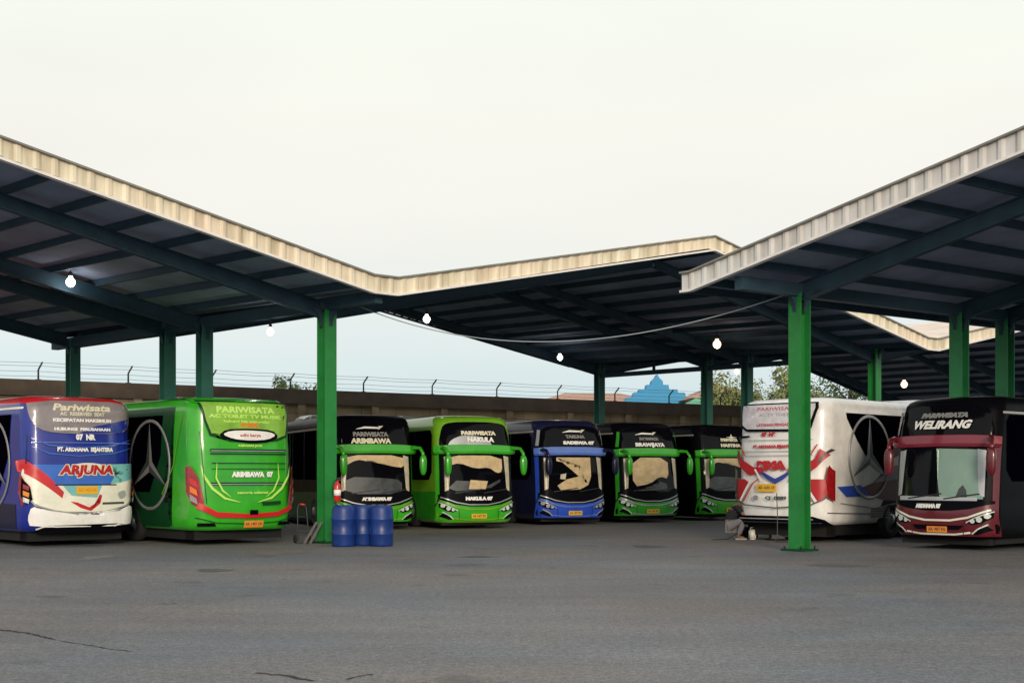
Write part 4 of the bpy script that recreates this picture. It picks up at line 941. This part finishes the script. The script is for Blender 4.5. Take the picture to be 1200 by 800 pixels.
# ------------------------------------------------------------------ beyond the wall
def house(name, label, x, y, w, d, h, wallm, roofm, rot=0., roofh=1.4, over=.5):
    e = empty(name, (x, y, 0), rot); tag(e, label, 'building'); mkbox('wall', wallm, e, -w / 2, w / 2, -d / 2, d / 2, 0, h)
    bm = bmesh.new(); a, b = w / 2 + over, d / 2 + over
    v = [bm.verts.new(p) for p in ((-a, -b, h), (a, -b, h), (a, b, h), (-a, b, h), (-a + b * .8, 0, h + roofh), (a - b * .8, 0, h + roofh))]
    for f in ((0, 1, 5, 4), (1, 2, 5), (2, 3, 4, 5), (3, 0, 4), (3, 2, 1, 0)): bm.faces.new([v[i] for i in f])
    link('roof', bm, roofm, e)
    for k in range(max(2, int(w / 2.2))):
        u = -w / 2 + 1 + k * 2.1
        if u < w / 2 - .8:
            f = mkbox('window', 'letter_white', e, u, u + .9, -d / 2 - .04, -d / 2, h - 1.5, h - .4); mkbox('pane', 'glass_side', f, u + .08, u + .82, -d / 2 - .06, -d / 2 - .045, h - 1.42, h - .48)
    return e
house('house', 'low pink house beyond the wall, left of the blue stepped gable', 6.4, 112, 9.0, 6, 7.2, 'pink_wall', 'tile', .1, .9)
house('house', 'pink house with red tiled roof right of the blue stepped gable', 15.7, 108, 4.5, 6, 7.3, 'pink_wall', 'tile', .1, 1.3)
house('house', 'small mint green building low beside the blue stepped gable', 13.6, 104, 3.0, 4, 6.4, 'mint', 'mint', 0, .9, .2)
e = empty('stepped_gable', (11.2, 109, 0), .05); tag(e, 'bright blue stepped gable building rising beyond the wall', 'building')
mkbox('wall', 'cream_paint', e, -2.3, 2.3, 0, 4, 0, 7.2)
out = [(-2.3, 6.9), (-2.05, 7.55), (-1.7, 7.55), (-1.55, 7.95), (-1.25, 7.95), (-1.2, 8.2), (-.75, 8.2), (-.7, 8.55), (-.4, 8.55), (-.35, 8.85), (-.12, 9.1), (0, 9.35), (.12, 9.1), (.35, 8.85), (.4, 8.55), (.75, 8.55), (.8, 8.2), (1.35, 8.2), (1.4, 7.95), (1.85, 7.95), (1.95, 7.6), (2.45, 7.7), (2.2, 7.2), (1.6, 6.9)]
bm = bmesh.new(); f0 = bm.faces.new([bm.verts.new((x * 1.15, -.4, z)) for x, z in out]); r_ = bmesh.ops.extrude_face_region(bm, geom=[f0]); bmesh.ops.translate(bm, verts=[v for v in r_['geom'] if isinstance(v, bmesh.types.BMVert)], vec=(0, 1.2, 0)); bmesh.ops.recalc_face_normals(bm, faces=bm.faces); link('gable', bm, 'sky_blue', e)

def tree(label, x, y, h, cr_, leafm, n=1600, cz=None, ls=.28, sq=1.0):
    e = empty('tree', (x, y, 0)); tag(e, label, 'tree', 'trees beyond the wall'); rnd = random.Random(int(x * 31 + y))
    bm = bmesh.new(); cz = cz or h - cr_ * sq; tube(bm, [(0, 0, 0), (.1, 0, cz * .5), (0, .1, cz), (0, 0, cz + cr_ * sq * .5)], [.28, .22, .15, .05], 8)
    cl = []
    for i in range(14):
        a = rnd.uniform(0, 6.28); rr_ = rnd.uniform(.25, .85) * cr_; zz = rnd.uniform(-.7, .8) * cr_ * sq * .85
        f = math.sqrt(max(.1, 1 - (zz / (cr_ * sq)) ** 2)); p = Vector((rr_ * f * math.cos(a), rr_ * f * math.sin(a), cz + zz)); cl.append((p, rnd.uniform(.28, .5) * cr_))
        tube(bm, [(0, 0, cz - .6), p * .5 + Vector((0, 0, (cz - .3) * .5)), p], [.09, .05, .015], 5)
    link('trunk', bm, 'bark', e)
    bm = bmesh.new()
    for i in range(n):
        p, q = rnd.choice(cl); d = Vector((rnd.gauss(0, 1), rnd.gauss(0, 1), rnd.gauss(0, 1))).normalized() * q * rnd.uniform(.35, 1.1) ** .7
        c_ = p + d; nn = (d.normalized() + Vector((rnd.uniform(-.8, .8), rnd.uniform(-.8, .8), rnd.uniform(-.3, 1)))).normalized(); a = nn.orthogonal().normalized(); b = nn.cross(a); l = ls * rnd.uniform(.5, 1.2)
        bm.faces.new([bm.verts.new(c_ + v_) for v_ in (a * l * .5, b * l * .28, -a * l * .5, -b * l * .28)])
    link('crown', bm, leafm, e); return e
tree('small distant bushy tree just over the wall left of the front green column', -18.6, 115, 9.9, 1.5, 'leaf', 900, ls=.3)
tree('low sparse treetop touching the green column behind the wall', -15.9, 115, 9.1, 1.5, 'leaf', 380, ls=.34, sq=.7)
tree('large yellow green tree behind the pair of dark columns', 15.4, 97, 9.0, 2.5, 'leaf_y', 4200, ls=.26, sq=1.1)
tree('yellow green tree top just above the white coach, left of the green column', 18.6, 95, 9.3, 2.1, 'leaf_y', 3200, ls=.26, sq=1.1)
tree('green tree right of the green column above the white coach', 22.6, 94, 9.0, 2.2, 'leaf', 2000, ls=.26, sq=1.0)
tree('darker tree under the low roof edge at the right', 26, 97, 8.6, 2.2, 'leaf', 1500, ls=.26)

# ------------------------------------------------------------------ camera, world, sun
cam = bpy.data.cameras.new('camera'); co = bpy.data.objects.new('camera', cam); COL.objects.link(co); SC.camera = co
co.location = (0, 0, 1.68); co.rotation_euler = (R(90), 0, 0); cam.sensor_width = 36; cam.lens = 1650 / 1200 * 36; cam.shift_y = 155 / 1200; cam.clip_end = 4000
SUN_EL, SUN_AZ = 13., 172.          # azimuth clockwise from +Y: behind the camera, to the right
w = bpy.data.worlds.new('World'); SC.world = w; w.use_nodes = True; nt = w.node_tree; L = nt.links; N = nt.nodes.new
bg = nt.nodes['Background']; bg.inputs['Strength'].default_value = .1
sk = N('ShaderNodeTexSky'); sk.sky_type = 'NISHITA'; sk.sun_disc = False; sk.sun_elevation = R(SUN_EL); sk.sun_rotation = R(SUN_AZ); sk.air_density = 1.2; sk.dust_density = 5; sk.ozone_density = 1
tc = N('ShaderNodeTexCoord'); sp = N('ShaderNodeSeparateXYZ'); L.new(tc.outputs['Generated'], sp.inputs[0])
rp = N('ShaderNodeValToRGB'); el = rp.color_ramp.elements
el[0].position = 0; el[0].color = (.60, .77, .82, 1); el[1].position = 1; el[1].color = (.78, .83, .88, 1)
for p_, c_ in ((.05, (.66, .79, .82)), (.10, (.76, .83, .82)), (.16, (.86, .86, .81)), (.23, (.90, .89, .82)), (.32, (.90, .93, .84)), (.5, (.82, .86, .84))):
    q = el.new(p_); q.color = (*c_, 1)
L.new(sp.outputs['Z'], rp.inputs[0])
sc_ = N('ShaderNodeVectorMath'); sc_.operation = 'SCALE'; sc_.inputs['Scale'].default_value = 10.8; L.new(rp.outputs[0], sc_.inputs[0])
cn_ = N('ShaderNodeTexNoise'); cn_.inputs['Scale'].default_value = 2.2; cn_.inputs['Detail'].default_value = 3; mp = N('ShaderNodeMapping'); mp.inputs['Scale'].default_value = (1, 1, 3.5)
L.new(tc.outputs['Generated'], mp.inputs[0]); L.new(mp.outputs[0], cn_.inputs['Vector'])
mr = N('ShaderNodeMapRange'); mr.inputs[1].default_value = .3; mr.inputs[2].default_value = .7; mr.inputs[3].default_value = .90; mr.inputs[4].default_value = .99; L.new(cn_.outputs['Fac'], mr.inputs[0])
mx = N('ShaderNodeMixRGB'); L.new(mr.outputs[0], mx.inputs[0]); L.new(sk.outputs[0], mx.inputs[1]); L.new(sc_.outputs[0], mx.inputs[2])
L.new(mx.outputs[0], bg.inputs['Color'])
sl = bpy.data.lights.new('sun', 'SUN'); sl.energy = 2.3; sl.angle = R(14); sl.color = (1, .86, .68); so = bpy.data.objects.new('sun', sl); COL.objects.link(so)
d = Vector((math.sin(R(SUN_AZ)) * math.cos(R(SUN_EL)), math.cos(R(SUN_AZ)) * math.cos(R(SUN_EL)), math.sin(R(SUN_EL)))); so.rotation_euler = d.to_track_quat('Z', 'Y').to_euler(); so.location = (0, 0, 30)
SC.view_settings.view_transform = 'Standard'; SC.view_settings.look = 'None'; SC.view_settings.exposure = 0; SC.view_settings.gamma = 1
SC.render.engine = 'CYCLES'; SC.cycles.max_bounces = 6
